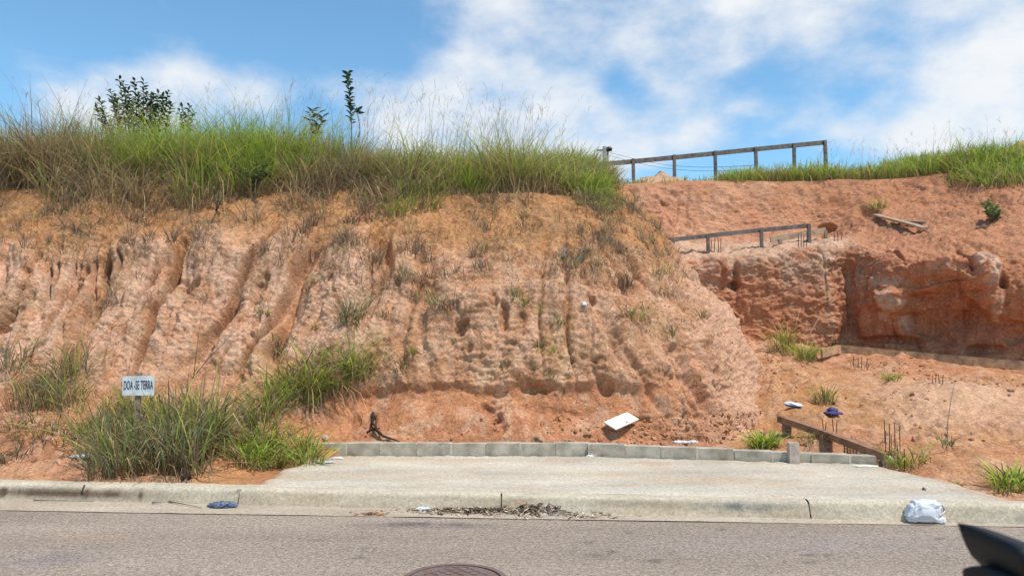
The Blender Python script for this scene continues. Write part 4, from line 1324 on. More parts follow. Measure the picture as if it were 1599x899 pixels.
tussock(1330, 575, .25, 16, .013, GREENS, .4, 'sparse weeds left of the low pale clump', .22, .1, 2, S_ALL, .8, GL)
tussock(1582, 762, .36, 30, .020, LUSH, .2, 'bright grass clump at the right edge of the lot', .14, .05, 6, S_ALL, .8, GL)
tussock(1415, 722, .28, 20, .015, LUSH, .25, 'green weeds growing among the rusty rebar', .18, .05, 5, S_ALL, .8, GL)
tussock(1480, 692, .22, 12, .015, BLUEG, .3, 'small weed with a thin upright dead stem', .05, .05, 2, S_ALL, .8, GL)
tussock(1275, 690, .2, 14, .013, GREENS, .35, 'low weeds under the slanting form board', .15, .05, 4, S_ALL, .8, GL)
tussock(1500, 757, .12, 12, .013, GREENS, .4, 'tiny weed near the slab edge at the right', .03, .05, 1, S_ALL, .8, GL)
tussock(1302, 545, .30, 30, .013, np.array([[.035, .07, .02], [.05, .09, .025]]), .05, 'dark green weed against the back wall of the excavation', .05, .1, 3, S_PIT, .4, GL)
tussock(1368, 322, .32, 22, .016, LUSH, .2, 'yellow-green tuft above the loose planks', .14, .2, 4, S_PIT, .7, GL)
tussock(1408, 348, .2, 18, .014, LUSH, .2, 'small green weed under the loose planks', .08, .1, 2, S_PIT, .7, GL)

# small repeats on the bank face: shared meshes, one object each
def small_repeats(name, n, label, group, pal, dryf, h, wid, wfun, protos=8, dn=.25):
    P = S_BANK.P
    w = wfun(P, S_BANK.qx, S_BANK.qy).astype(float)
    w /= w.sum()
    base = []
    for k in range(protos):
        o = make_tuft(name, [tuft_arrays((0, 0, 0), int(RNG.integers(22, 42)), h, .05 + .03 * RNG.random(), wid, pal, dryf, GREY, .6, dn)], label, 'grass', group)
        base.append(o)
    ids = RNG.choice(len(P), n, p=w)
    for i, k in enumerate(ids):
        o = base[i] if i < protos else base[i % protos].copy()
        if i >= protos:
            COL.objects.link(o)
        o.location = P[k] - S_BANK.N[k] * .02
        o.rotation_euler = (0, 0, RNG.random() * 6.28)
        s = RNG.uniform(.55, 1.25)
        o.scale = (s, s, s * RNG.uniform(.8, 1.2))
def w_dry(P, qx, qy):
    n = fbm(sc3(P, .9, .9, .9), 2, 301)
    return (P[:, 2] > 2.1) * (P[:, 2] < 3.75) * (qx > 0) * (qx < 1060) * (P[:, 1] < 12.2) * np.clip(.35 + n, 0.02, 1) * np.where(qx < 380, (P[:, 2] > 2.75) * 1.0, 1.0)
for (za, zb, zn, zl) in ((0, 210, 22, 'small dry grey-brown tuft under the grass edge at far left'), (210, 400, 22, 'small dry grey-brown tuft below the left shrub and its bluish neighbour'),
                         (400, 600, 22, 'small dry grey-brown tuft on the upper bank below the slender sapling'), (600, 800, 22, 'small dry grey-brown tuft in the upper middle of the bank'), (800, 1060, 22, 'small dry grey-brown tuft on the upper right part of the bank')):
    small_repeats('dry_grass_tuft', zn, zl, zl.replace('small dry grey-brown tuft', 'dry tufts'), GREY, .78, .32, .010, lambda P, qx, qy: w_dry(P, qx, qy) * (qx >= za) * (qx < zb), 4)
def w_green(P, qx, qy):
    return (P[:, 2] > .8) * (P[:, 2] < 3.6) * (qx > 380) * (qx < 1100) * (P[:, 1] < 12)
small_repeats('grass_sprout', 46, 'small sparse green grass sprout on the bank face', 'green sprouts on the bank', GREENS, .4, .15, .011, w_green, 6, .1)

# ---- leafy shrubs and saplings
def leaves_obj(name, pts, dirs, ll, lw, pal, parent, fold=.25):
    Vs, Cs, F4 = [], [], []
    for p, d in zip(pts, dirs):
        d = Vector(d).normalized()
        L = ll * RNG.uniform(.7, 1.2); w = lw * RNG.uniform(.75, 1.15)
        s = d.cross(Vector((RNG.normal(0, .3), RNG.normal(0, .3), 1))).normalized()
        u = s.cross(d)
        p = Vector(p)
        k = len(Vs) * 8
        v = [p, p + d * L * .3 + s * w * .5 + u * w * fold, p + d * L * .65 + s * w * .45 + u * w * fold * .8, p + d * L, p + d * L * .65 - s * w * .45 + u * w * fold * .8, p + d * L * .3 - s * w * .5 + u * w * fold, p + d * L * .35, p + d * L * .68]
        Vs.append([x[:] for x in v])
        c = pick(pal, 1)[0]
        Cs.append([c] * 8)
        F4 += [(k, k + 1, k + 2, k + 7), (k, k + 7, k + 6, k), (k + 7, k + 2, k + 3, k + 7), (k, k + 6, k + 4, k + 5), (k + 6, k + 7, k + 3, k + 4)]
    F4 = [f for f in F4]
    quads = np.array([f for f in F4 if len(set(f)) == 4])
    tris = np.array([list(dict.fromkeys(f)) for f in F4 if len(set(f)) == 3])
    return mesh_from_arrays(name, np.array(Vs).reshape(-1, 3), [quads, tris], M_LEAF, np.array(Cs).reshape(-1, 3), parent=parent)
DARKLEAF = np.array([[.022, .045, .018], [.03, .06, .02], [.018, .036, .016], [.05, .075, .03]])
SHRUBLEAF = 1.7 * np.array([[.05, .09, .03], [.07, .115, .04], [.035, .07, .025], [.09, .13, .05]])

def sapling(px, base_py, top_py, depth, label, ll=.10, lw=.06, n=46, leaf_from=.35, lean=0.0, pal=DARKLEAF):
    b = Vector(W(px, base_py, depth)); t = Vector(W(px + lean, top_py, depth))
    e = obj_empty('sapling', b)
    pts = [(b - b) + (t - b) * k + Vector((.02 * math.sin(k * 5), 0, 0)) for k in np.linspace(0, 1, 8)]
    bm_obj('trunk', tube_bm(pts, [.011 - .007 * i / 7 for i in range(8)], 6), M_WOOD_GREY, e, True)
    lp, ld = [], []
    for i in range(n):
        k = leaf_from + (1 - leaf_from) * (i / n)
        q = (t - b) * k + Vector((.02 * math.sin(k * 5), 0, 0))
        a = i * 2.4
        lp.append(q); ld.append((math.cos(a), math.sin(a), RNG.uniform(.2, .8)))
    leaves_obj('crown', lp, ld, ll, lw, pal, e)
    tag(e, label, 'plant')
    return e
sapling(548, 232, 112, 12.4, 'slender dark sapling with a single leafy stem above the grass', .125, .075, 44, .32, -3)
sapling(560, 215, 172, 12.4, 'small dark leafy shoot just right of the slender sapling', .13, .07, 7, .85)
def bush(cx, base_py, depth, stems, label, ll, lw, pal, per=26, name='shrub', spread=0.0, surf=None):
    b = Vector(W(cx, base_py, depth))
    if surf is not None:
        b, _n = surf.at(cx, base_py); depth = b.y - .3
    e = obj_empty(name, b)
    lp, ld = [], []
    for (px, py) in stems:
        s0 = (Vector(W(px * .65 + cx * .35, base_py, depth + RNG.uniform(-.2, .2))) - b) * (1 if spread else 0)
        t = Vector(W(px, py, depth + RNG.uniform(-.35, .35))) - b - s0
        pts = [s0 + t * k + Vector((0, 0, .10 * t.length * math.sin(k * 3.14) * .5)) for k in np.linspace(0, 1, 6)]
        bm_obj('branch', tube_bm(pts, [.012 - .009 * i / 5 for i in range(6)], 5), M_WOOD_GREY, e, True)
        for i in range(per):
            k = .3 + .7 * i / per
            q = s0 + t * k + Vector((0, 0, .10 * t.length * math.sin(k * 3.14) * .5))
            a = i * 2.4 + RNG.normal(0, .3)
            lp.append(q); ld.append((math.cos(a), math.sin(a), RNG.uniform(.05, .8)))
    leaves_obj('foliage', lp, ld, ll, lw, pal, e)
    tag(e, label, 'shrub')
    return e
bush(225, 235, 12.6, [(186, 122), (200, 140), (224, 126), (237, 148), (247, 145), (263, 142), (215, 145), (180, 150), (172, 140), (255, 150), (205, 160), (235, 160), (195, 140), (155, 155), (150, 168), (268, 160), (210, 125), (192, 128), (230, 145), (250, 160), (220, 155), (240, 150), (176, 160)], 'dark leafy shrub with upright stems above the left grass', .11, .05, DARKLEAF * 1.25, 32, spread=1)
bush(292, 225, 12.6, [(285, 166), (296, 163), (303, 172), (280, 172)], 'small dark shrub right of the large leafy one', .10, .05, DARKLEAF, 16)
bush(490, 230, 12.5, [(482, 170), (497, 174), (488, 168), (505, 180)], 'dark drooping broad leaves just left of the slender sapling', .16, .07, DARKLEAF, 9)
bush(393, 300, 10.9, [(383, 268), (400, 258), (412, 262), (420, 255), (392, 275), (405, 275), (375, 272), (418, 270)], 'small bluish-green shrub at the grass edge on the bank', .075, .04, SHRUBLEAF, 24, surf=S_BANK)
bush(1548, 345, 13.3, [(1535, 318), (1545, 314), (1556, 322), (1562, 330), (1540, 330), (1550, 332)], 'small bright green shrub on the red slope at far right', .10, .05, SHRUBLEAF * 1.1, 26, surf=S_PIT)
bush(338, 330, 11.0, [(335, 292), (343, 298), (350, 305)], 'sparse twig with few leaves beside the bluish shrub', .06, .03, SHRUBLEAF, 7, surf=S_BANK)
# bare twigs
def twig(paths, label, mat=None, name='dead_twig', r=.008):
    o0 = Vector(paths[0][0])
    e = None
    bm = bmesh.new()
    for pth in paths:
        tube_bm([Vector(p) - o0 for p in pth], [r * (1 - .6 * i / (len(pth) - 1)) for i in range(len(pth))], 5, bm)
    o = bm_obj(name, bm, mat or M_WOOD_GREY, None, True, loc=o0)
    return tag(o, label, 'twig')
def onb(px, py, off=.03, s=None):
    p, n = (s or S_ALL).at(px, py)
    return p + n * off
twig([[onb(385, 345, .0), onb(390, 325, .10), W(398, 300, 10.75), W(400, 280, 10.8)], [onb(385, 345, .0), onb(370, 330, .1), onb(355, 318, .15)]], 'bare dark twig below the bluish shrub')
twig([[onb(303, 590, 0), W(306, 555, 9.0), W(312, 510, 9.1), W(318, 465, 9.2)]], 'tall thin dark stem standing before the left bank', r=.006)
twig([[onb(300, 590, 0), W(325, 560, 9.0), W(350, 535, 9.1), W(366, 518, 9.15)]], 'thin dark stem slanting right before the left bank', r=.006)
twig([[onb(1478, 690, 0), W(1480, 660, 8.6), W(1484, 630, 8.7), W(1490, 600, 8.8)]], 'thin upright dead stem on the lot floor', r=.007)
twig([[onb(905, 478, 0), W(906, 440, 9.8), W(908, 405, 9.9), W(910, 385, 10.0)]], 'thin dark stalk high on the bank right of centre', r=.005)
twig([[onb(1240, 540, 0), W(1242, 510, 13.2), W(1250, 480, 13.2)], [onb(1255, 545, 0), W(1265, 520, 13.2), W(1282, 490, 13.2)]], 'thin dry stems over the excavation grass clump', M_WOOD_PALE, r=.007)

# ================================================================== block wall
wallE = obj_empty('block_wall', (0.9, 8.5, .15))
tag(wallE, 'low curved row of grey concrete blocks edging the driveway', 'wall')
def wline(s):
    """arc along the wall line"""
    return s
x = W(487, 700, 8.55)[0]
xend = 3.86
top = .318
joints = []
i = 0
BL = .397
mort = bmesh.new()
def wz(x): return .318 - .055 * max(0, (x - 1.0) / 2.9)
while x < xend - .05:
    yb = float(wall_y(x)) + .05
    sl = -.185 if x > .7 else 0.0
    dx = BL / math.sqrt(1 + sl * sl)
    w = min(dx, xend + .03 - x)
    c = Vector((x + w / 2, float(wall_y(x + w / 2)) + .12, 0))
    ang = math.atan(sl)
    bm = bmesh.new()
    hgt = .21
    zt = wz(x + w / 2) + random.uniform(-.004, .004)
    bm_box(bm, (0, 0, 0), (w / math.cos(ang) - .014, .14, hgt))
    bmesh.ops.subdivide_edges(bm, edges=bm.edges[:], cuts=3, use_grid_fill=True)
    for v in bm.verts:
        v.co += Vector((random.uniform(-1, 1), random.uniform(-1, 1), random.uniform(-1, 1))) * .0016
    b = bm_obj('concrete_block', bm, M_BLOCK, wallE)
    b.matrix_parent_inverse = Matrix.Identity(4)
    b.location = c + Vector((random.uniform(-.002, .002), random.uniform(-.006, .006), zt - hgt / 2)) - wallE.location
    b.rotation_euler = (random.uniform(-.01, .01), random.uniform(-.006, .006), ang + random.uniform(-.01, .01))
    # mortar joint
    jx = x
    jm = bmesh.new()
    bm_box(jm, (0, 0, 0), (.026, .125 if random.random() < .5 else .143, hgt - .006))
    bmesh.ops.subdivide_edges(jm, edges=jm.edges[:], cuts=2, use_grid_fill=True)
    for v in jm.verts:
        v.co += Vector((random.uniform(-1, 1), random.uniform(-1, 1), random.uniform(-1, 1))) * .003
    j = bm_obj('mortar_joint', jm, M_MORTAR, wallE)
    j.location = Vector((jx, float(wall_y(jx)) + .12, wz(jx) - hgt / 2)) - wallE.location
    j.rotation_euler = (0, 0, ang)
    x += dx
# stub post in front of the wall
p = Vector(G(1239, 724, .165))
bm = bmesh.new(); bm_box(bm, (0, 0, .10), (.105, .08, .26))
bmesh.ops.subdivide_edges(bm, edges=bm.edges[:], cuts=3, use_grid_fill=True)
for v in bm.verts: v.co += Vector((random.uniform(-1, 1), random.uniform(-1, 1), random.uniform(-1, 1))) * .003
o = bm_obj('concrete_stub', bm, M_STUB, loc=p)
tag(o, 'short pinkish concrete stub post in front of the block wall', 'post')

# ================================================================== timber form boards and railings
def board_frame(name, label, cat_, beams, posts, bmat, pmat, bw=.03, bh=.12, pw=.05, up=(0, 0, 1), pname='post'):
    """beams: list of point pairs; posts: list of (top point, bottom z)"""
    o0 = Vector(beams[0][0])
    e = obj_empty(name, o0)
    for (a, b) in beams:
        o = bm_obj('board', beam_bm(Vector(a) - o0, Vector(b) - o0, bw, bh, Vector(up)), bmat, e)
    for (t, zb) in posts:
        t = Vector(t)
        o = bm_obj(pname, beam_bm(t - o0, Vector((t.x + random.uniform(-.01, .01), t.y, zb)) - o0, pw, pw, Vector((0, 1, 0)), .002, 3), pmat, e)
    tag(e, label, cat_)
    return e
def below(pt, s=S_ALL, d=.08):
    """ground level under a point"""
    k = np.argmin((s.P[:, 0] - pt[0]) ** 2 + (s.P[:, 1] - pt[1]) ** 2 + (np.clip(s.P[:, 2] - pt[2], 0, 9)) ** 2)
    return float(s.P[k, 2]) - d
# near slanting board, lying flat
A, B = W(1219, 653, 9.15), W(1384, 712, 7.98)
board_frame('form_board', 'brown plank on short posts slanting down to the block wall end', 'plank', [(A, B)],
            [((A[0] + .06, A[1] - .04, A[2] - .02), .30), (tuple(np.array(A) * .58 + np.array(B) * .42 - np.array((0, 0, .02))), .15), ((B[0] - .01, B[1] + .02, B[2] - .02), .05)], M_WOOD_RED, M_WOOD, .11, .075, .085)
# back board of the excavation, in two lengths meeting at a corner
c0, c1, c2 = W(1283, 551, 12.9), W(1312, 545, 13.55), W(1720, 581, 11.9)
pp = lambda px: tuple(np.array(c1) + (np.array(c2) - np.array(c1)) * ((px - 1312) / (1720 - 1312) * 1.0))
board_frame('form_board', 'long pale plank on short posts along the excavation floor', 'plank', [(c1, c2), (c0, c1)],
            [((pp(q)[0], pp(q)[1] + .05, pp(q)[2] - .03), below(pp(q), S_GND, .2)) for q in (1330, 1465, 1537, 1596, 1680)], M_WOOD_TAN, M_WOOD_GREY, .035, .15, .10)
# bench railing
a, b = W(1040, 375, 15.0), W(1264, 352, 15.3)
lerp = lambda A, B, t: tuple(np.array(A) * (1 - t) + np.array(B) * t)
tt = lambda px: (px - 1040) / 224
board_frame('form_railing', 'thin dark board on three posts on the excavation bench', 'railing', [(a, b)],
            [((lerp(a, b, tt(q))[0], lerp(a, b, tt(q))[1] - .035, lerp(a, b, tt(q))[2] + .02), W(q, yb, 14.9)[2]) for q, yb in ((1104, 402), (1187, 395), (1262, 384))], M_WOOD_GREY, M_WOOD_GREY, .03, .085, .06)
a, b, c = W(1203, 374, 15.15), W(1289, 360, 15.35), W(1262, 366, 16.3)
board_frame('form_board', 'pale low board behind the bench railing near the corner', 'plank', [(a, b)], [((b[0], b[1], b[2]), b[2] - .25), ((a[0] + .2, a[1], a[2]), a[2] - .25)], M_WOOD_PALE, M_WOOD, .03, .12, .06)
# upper railing against the sky
a, b = W(925, 258, 18.4), W(1288, 223, 19.6)
tq = lambda px: (px - 925) / 363
board_frame('form_railing', 'long weathered board railing on posts against the sky', 'railing', [(a, b)],
            [((lerp(a, b, tq(q))[0], lerp(a, b, tq(q))[1] - .05, lerp(a, b, tq(q))[2] + .05), W(q, yb, 18.9)[2] - .3) for q, yb in ((985, 278), (1047, 274), (1110, 266), (1174, 262), (1236, 256), (1287, 252))], M_WOOD_GREY, M_WOOD_GREY, .04, .115, .075)
# loose planks
def loose(a, b, w, h, mat, label):
    a, b = Vector(a), Vector(b)
    o = bm_obj('loose_plank', beam_bm(Vector((0, 0, 0)), b - a, w, h, Vector((0, -.5, 1))), mat, loc=a)
    tag(o, label, 'plank', 'loose planks on the red slope')
loose(onb(1368, 336, .05, S_PIT), onb(1447, 357, .05, S_PIT), .14, .035, M_WOOD_PALE, 'pale loose plank lying over the slope edge at right')
loose(onb(1402, 347, .06, S_PIT), onb(1450, 352, .08, S_PIT), .07, .05, M_WOOD, 'short brown plank tucked under the pale loose plank')
loose(onb(876, 402, .03), onb(884, 392, .05), .05, .03, M_WOOD_GREY, 'small grey wood piece stuck high in the bank')

# ================================================================== rebar
def rebar(spots, label, h, px_lean=0):
    p0, _ = S_ALL.at(*spots[0][:2])
    e = obj_empty('rebar_cluster', p0)
    for sp in spots:
        px, py, tpy = sp
        p, _ = S_ALL.at(px, py)
        t = Vector(W(px + random.uniform(-2, 1.5), tpy, p.y + random.uniform(-.02, .02)))
        pts = [p - p0 + Vector((0, 0, -.05)), (p + t) / 2 - p0 + Vector((random.uniform(-.005, .005), 0, 0)), t - p0]
        bm_obj('rebar_rod', tube_bm(pts, .0048 * max(1, p.y / 10), 6), M_RUST, e, True)
    tag(e, label, 'rebar', 'rebar starters')
rebar([(1402, 732, 695), (1411, 735, 700), (1383, 728, 672), (1391, 722, 679), (1397, 700, 659), (1404, 705, 664), (1381, 690, 655), (1389, 705, 661)], 'tall cluster of eight rusty rebar rods by the plank end', .3)
rebar([(1286, 672, 654), (1290, 676, 659), (1301, 672, 653), (1306, 676, 657)], 'four short rusty rebar rods below the purple cloth', .2)
rebar([(1333, 572, 556), (1340, 574, 558), (1346, 575, 557), (1353, 576, 560)], 'thin rebar rods before the left end of the long plank', .2)
rebar([(1456, 598, 584), (1461, 598, 583), (1467, 599, 584), (1472, 599, 585)], 'thin rebar rods before the middle of the long plank', .2)
rebar([(1110, 392, 374), (1115, 392, 372), (1121, 393, 373), (1126, 393, 372)], 'thin rebar rods on the bench by the left railing post', .2)
rebar([(1246, 384, 365), (1251, 384, 364), (1255, 384, 365), (1259, 384, 364)], 'thin rebar rods on the bench by the right railing post', .2)
rebar([(1304, 376, 362), (1309, 375, 360), (1314, 374, 361)], 'thin rebar rods right of the bench at the corner', .2)

# ================================================================== sign
p = Vector(W(216, 602, 7.85))
e = obj_empty('sign', (p.x, p.y, gz(p.x, p.y)))
r = lambda v: Vector(v) - e.location
bw_, bh_ = 49 / FOC * 7.85, 30 / FOC * 7.85
bm = bmesh.new(); bm_box(bm, r(p), (bw_, .008, bh_), Matrix.Rotation(math.radians(-1.2), 3, 'Y'))
bm_obj('board', bm, M_WHITE, e, bevel=.0015)
bm_obj('post', beam_bm(r((p.x - .01, p.y + .022, p.z + .135)), r((p.x - .005, p.y + .03, e.location.z - .1)), .055, .025, Vector((0, 1, 0)), .002, 4), M_WOOD, e)
cu = bpy.data.curves.new('lettering', 'FONT')
cu.body = "DOA -SE TERRA"
cu.size = .10
cu.extrude = .0006
cu.align_x = 'CENTER'; cu.align_y = 'CENTER'
cu.space_word = 1.1
cu.offset = .0003
cu.materials.append(M_INK)
tx = bpy.data.objects.new('lettering', cu)
COL.objects.link(tx)
tx.parent = e
tx.location = r((p.x + .003, p.y - .0075, p.z + .004))
bpy.context.view_layer.update()
tx.scale = (bw_ * .92 / max(tx.dimensions.x, .01), 1.3, 1)
tx.rotation_euler = (math.radians(90), math.radians(-1.2) * -1 * -1, 0)
bpy.context.view_layer.update()
me_ = bpy.data.meshes.new_from_object(tx.evaluated_get(bpy.context.evaluated_depsgraph_get()))
tm = bpy.data.objects.new('lettering_mesh', me_)
COL.objects.link(tm)
tm.parent = e
tm.location, tm.rotation_euler, tm.scale = tx.location, tx.rotation_euler, tx.scale
bpy.data.objects.remove(tx)
tm.name = 'lettering'
tm['label'] = 'dark navy hand-painted lettering'
tag(e, 'small white sign reading DOA -SE TERRA on a wooden post', 'sign')

# ================================================================== litter and rubbish
def crumple(name, loc, size, mat, label, cat_, seed, rough=.35, sub=4, flat=.0, freq=2.2, parent=None, group=None):
    bm = bmesh.new()
    bmesh.ops.create_icosphere(bm, subdivisions=sub, radius=1)
    V = np.array([v.co[:] for v in bm.verts])
    d = 1 + rough * ridged(V * freq, 3, seed) * .5 + rough * .5 * fbm(V * freq * 2, 3, seed + 5)
    V = V * d[:, None] * np.array(size)
    V[:, 2] = np.where(V[:, 2] < -size[2] * .55, -size[2] * .55 + (V[:, 2] + size[2] * .55) * .15, V[:, 2])
    V[:, 2] += size[2] * .55
    for v, c in zip(bm.verts, V): v.co = c
    o = bm_obj(name, bm, mat, parent, sub >= 4, loc=loc)
    if label: tag(o, label, cat_, group)
    return o
# white carrier bag on the kerb
bx_, by_ = G(1449, 810, .02)[:2]
bagE = obj_empty('plastic_bag', (W(1446, 800, 6.12)[0], y_foot(W(1446, 800, 6.12)[0]) - .085, .018))
def bag_body():
    bm = bmesh.new()
    bmesh.ops.create_icosphere(bm, subdivisions=5, radius=1)
    V = np.array([v.co[:] for v in bm.verts])
    sgn = np.sign(V) * np.abs(V) ** .62                      # boxy, slumped
    fold = -.10 * np.abs(np.sin(3.1 * V[:, 0] + 2.2 * V[:, 2] + 1.5 * perlin(V * 1.3, 402))) - .07 * np.abs(np.sin(5.3 * V[:, 2] - 3.7 * V[:, 0] + 2 * perlin(V * 1.7, 403)))
    d = 1 + fold + .06 * ridged(V * 3.2, 2, 404)
    Q = sgn * d[:, None] * np.array([.135, .075, .095])
    Q[:, 0] *= 1 - .12 * (Q[:, 2] / .095)
    Q[:, 0] += .018 * (Q[:, 2] / .095)
    Q[:, 2] = np.maximum(Q[:, 2], -.082) + .085
    for v, c in zip(bm.verts, Q): v.co = c
    bm_obj('bag_body', bm, M_BAG, bagE, True)
bag_body()
pts = [Vector((.085 + .072 * math.cos(a), -.03 + .01 * math.sin(a * 2), .115 + .05 * math.sin(a))) for a in np.linspace(-2.0, 2.4, 16)]
hb = bmesh.new()
ring = []
for i, q in enumerate(pts):
    w = .014
    ring.append([hb.verts.new(q + Vector((0, -w, .003))), hb.verts.new(q + Vector((0, w, -.003))), hb.verts.new(q + Vector((-.006 if i < 7 else .0, w, -.010))), hb.verts.new(q + Vector((-.006 if i < 7 else 0, -w, -.010)))])
for i in range(len(pts) - 1):
    for k in range(4):
        hb.faces.new((ring[i][k], ring[i][(k + 1) % 4], ring[i + 1][(k + 1) % 4], ring[i + 1][k]))
bm_obj('bag_handle', hb, M_BAG, bagE, True)
crumple('bag_tail', (.115, -.02, .0), (.045, .03, .03), M_BAG, None, None, 407, .4, 4, parent=bagE)
tag(bagE, 'crumpled white plastic carrier bag with a looped handle against the kerb', 'bag')

# cream panel on the slope
sy = min(S_BANK.at(px_, py_)[0].y - dy_ for px_, py_, dy_ in ((943, 658, -.03), (982, 643, .19), (995, 655, .05), (961, 672, -.21))) + .02
cs = [Vector(W(943, 658, sy - .03)), Vector(W(982, 643, sy + .19)), Vector(W(995, 655, sy + .05)), Vector(W(961, 672, sy - .21))]
ctr = sum(cs, Vector()) / 4
e = obj_empty('laminate_sheet', ctr)
ux = ((cs[1] - cs[0]) + (cs[2] - cs[3])) * .5
uy = ((cs[0] - cs[3]) + (cs[1] - cs[2])) * .5
lx, ly = ux.length, uy.length
ux.normalize(); nz = ux.cross(uy).normalized(); uy = nz.cross(ux)
rm = Matrix((ux, uy, nz)).transposed()
bm = bmesh.new(); bm_box(bm, (0, 0, 0), (lx, ly, .016), rm)
bm_obj('sheet_face', bm, M_CREAM, e, bevel=.005)
bm = bmesh.new()
bmesh.ops.create_cone(bm, cap_ends=True, segments=20, radius1=.011, radius2=.011, depth=.004, matrix=Matrix.Translation(rm @ Vector((.02, -ly * .33, .0095))) @ rm.to_4x4())
bm_obj('hole', bm, M_BLACK, e)
tag(e, 'cream rectangular panel with a small hole lying on the red slope', 'panel')

# white packet and purple cloth on the lot floor
p, n = S_GND.at(1237, 634)
pk = obj_empty('discarded_packet', p)
bm = bmesh.new()
bmesh.ops.create_icosphere(bm, subdivisions=4, radius=1)
for v in bm.verts:
    c = v.co.copy(); k = 1 + .22 * math.sin(c.x * 5 + c.z * 4) * .5
    v.co = Vector((c.x * .12 * (1), c.y * .045 * k, c.z * .036 * k + .03))
o = bm_obj('wrapper', bm, M_BAG, pk, True); o.rotation_euler = (0, .12, -.35)
bm = bmesh.new(); bm_box(bm, (0, -.012, .010), (.19, .06, .018)); bmesh.ops.subdivide_edges(bm, edges=bm.edges[:], cuts=2, use_grid_fill=True)
o = bm_obj('dark_underside', bm, M_INK, pk); o.rotation_euler = (0, .12, -.35)
tag(pk, 'white crushed packet with a dark underside on the dirt', 'litter')
p, n = S_GND.at(1299, 645)
ce = obj_empty('crumpled_cloth', p)
crumple('cloth_brim', (0, 0, 0), (.10, .075, .026), M_PURPLE, None, None, 421, .35, 4, parent=ce)
crumple('cloth_fold', (0, .01, .03), (.05, .045, .032), M_PURPLE, None, None, 425, .5, 4, parent=ce)
tag(ce, 'crumpled purple cloth lying on the dirt near rebar rods', 'cloth')
# blue rag and leaf piles in the gutter
x0, y0, _ = G(347, 791, .02)
crumple('blue_rag', (x0, y0 + .02, .014), (.085, .04, .026), M_BLUE, 'crumpled dark blue rag in the gutter below the grass clump', 'rag', 431, .8, 4, freq=3)

def flakes(name, cx, cy, rx, ry, hgt, n, pal, label, seed, z0=.015, size=(.008, .045)):
    """heap of leaf bits and twigs"""
    u, v = RNG.normal(0, .45, n), RNG.normal(0, .45, n)
    keep = fbm(np.stack([u * 3 + seed, v * 2, u * 0], -1), 2, seed) > -.22
    u, v = u[keep], v[keep]
    r = np.sqrt(u * u + v * v)
    n = len(u)
    B = np.stack([cx + u * rx, cy + v * ry - u * rx * .08, z0 + hgt * np.clip(1 - r, 0, 1) * RNG.random(n)], -1)
    L = RNG.uniform(*size, n)
    Wd = L * RNG.uniform(.12, .5, n)
    a = RNG.random(n) * 6.28
    d = np.stack([np.cos(a), np.sin(a), RNG.normal(.05, .18, n)], -1); d /= np.linalg.norm(d, axis=1)[:, None]
    s = np.cross(d, np.stack([RNG.normal(0, .6, n), RNG.normal(0, .6, n), np.ones(n)], -1)); s /= np.linalg.norm(s, axis=1)[:, None]
    V = np.stack([B - d * L[:, None], B + s * Wd[:, None] * .5 + np.array([0, 0, .004]), B + d * L[:, None], B - s * Wd[:, None] * .5], 1)
    c = pal[RNG.integers(0, len(pal), n)] * RNG.uniform(.9, 1.9, (n, 1))
    o = mesh_from_arrays(name, V.reshape(-1, 3), [np.arange(n * 4).reshape(n, 4)], M_DRY, np.repeat(c, 4, 0), smooth=False)
    tag(o, label, None, None, 'stuff')
LITTER = 1.25 * np.array([[.16, .10, .06], [.09, .06, .045], [.03, .025, .022], [.30, .21, .13], [.02, .018, .016], [.22, .12, .07], [.38, .30, .2], [.12, .09, .07], [.05, .05, .055], [.45, .42, .38]])
xa, ya, _ = G(840, 797, .02)
flakes('leaf_litter', xa, ya + .02, .72, .22, .09, 1900, LITTER, 'heap of dead leaves, twigs and bits of rubbish in the gutter', 3)
xa, ya, _ = G(735, 798, .02)
flakes('leaf_litter', xa, ya, .7, .10, .05, 900, LITTER, 'thin trail of dead leaves left of the gutter heap', 5)
xa, ya, _ = G(1283, 806, .02)
flakes('leaf_litter', xa, ya, .16, .035, .03, 120, np.array([[.30, .10, .07], [.22, .08, .05], [.4, .2, .15]]), 'small reddish bits of litter in the gutter at right', 7)
xa, ya, _ = G(585, 801, .02)
flakes('leaf_litter', xa, ya, .12, .03, .02, 90, np.array([[.38, .19, .08], [.30, .14, .06]]), 'orange-brown leaf bits on the road edge', 9)
xa, ya, _ = G(1350, 806, .02)
flakes('leaf_litter', xa, ya, .12, .02, .02, 60, GREY, 'grey leaf bits in the gutter left of the bag', 11)
# dry roots and straw hanging over the kerb
arrs = []
for (px, py) in scatter(165, 300, 746, 752, 24):
    q = Vector(G(px, py, .16))
    arrs.append(tuft_arrays(q, 3, .22, .05, .010, DRY, .95, GREY, 1.0, .95))
for a_ in arrs:
    a_[2][:] = RNG.normal(-1.57, .5, len(a_[2]))
make_tuft('hanging_straw', arrs, 'dry straw hanging over the kerb below the sign clump', 'straw', None, M_DRY, kind='stuff')
def kerb_stick(pts, label, r=.006):
    twig([[Vector(G(px, py, z)) for px, py, z in pts]], label, M_WOOD_GREY, 'fallen_stick', r)
kerb_stick([(132, 757, .16), (128, 766, .10), (118, 778, .03)], 'dark twig hanging over the kerb left of the sign', .010)
kerb_stick([(52, 780, .03), (90, 781, .035), (147, 782, .03)], 'long thin stick lying in the gutter at left', .005)
kerb_stick([(262, 782, .03), (285, 786, .03), (315, 792, .025)], 'curved thin stick in the gutter left of the blue rag', .006)
kerb_stick([(238, 784, .03), (252, 784, .035)], 'short black stick stub in the gutter', .008)

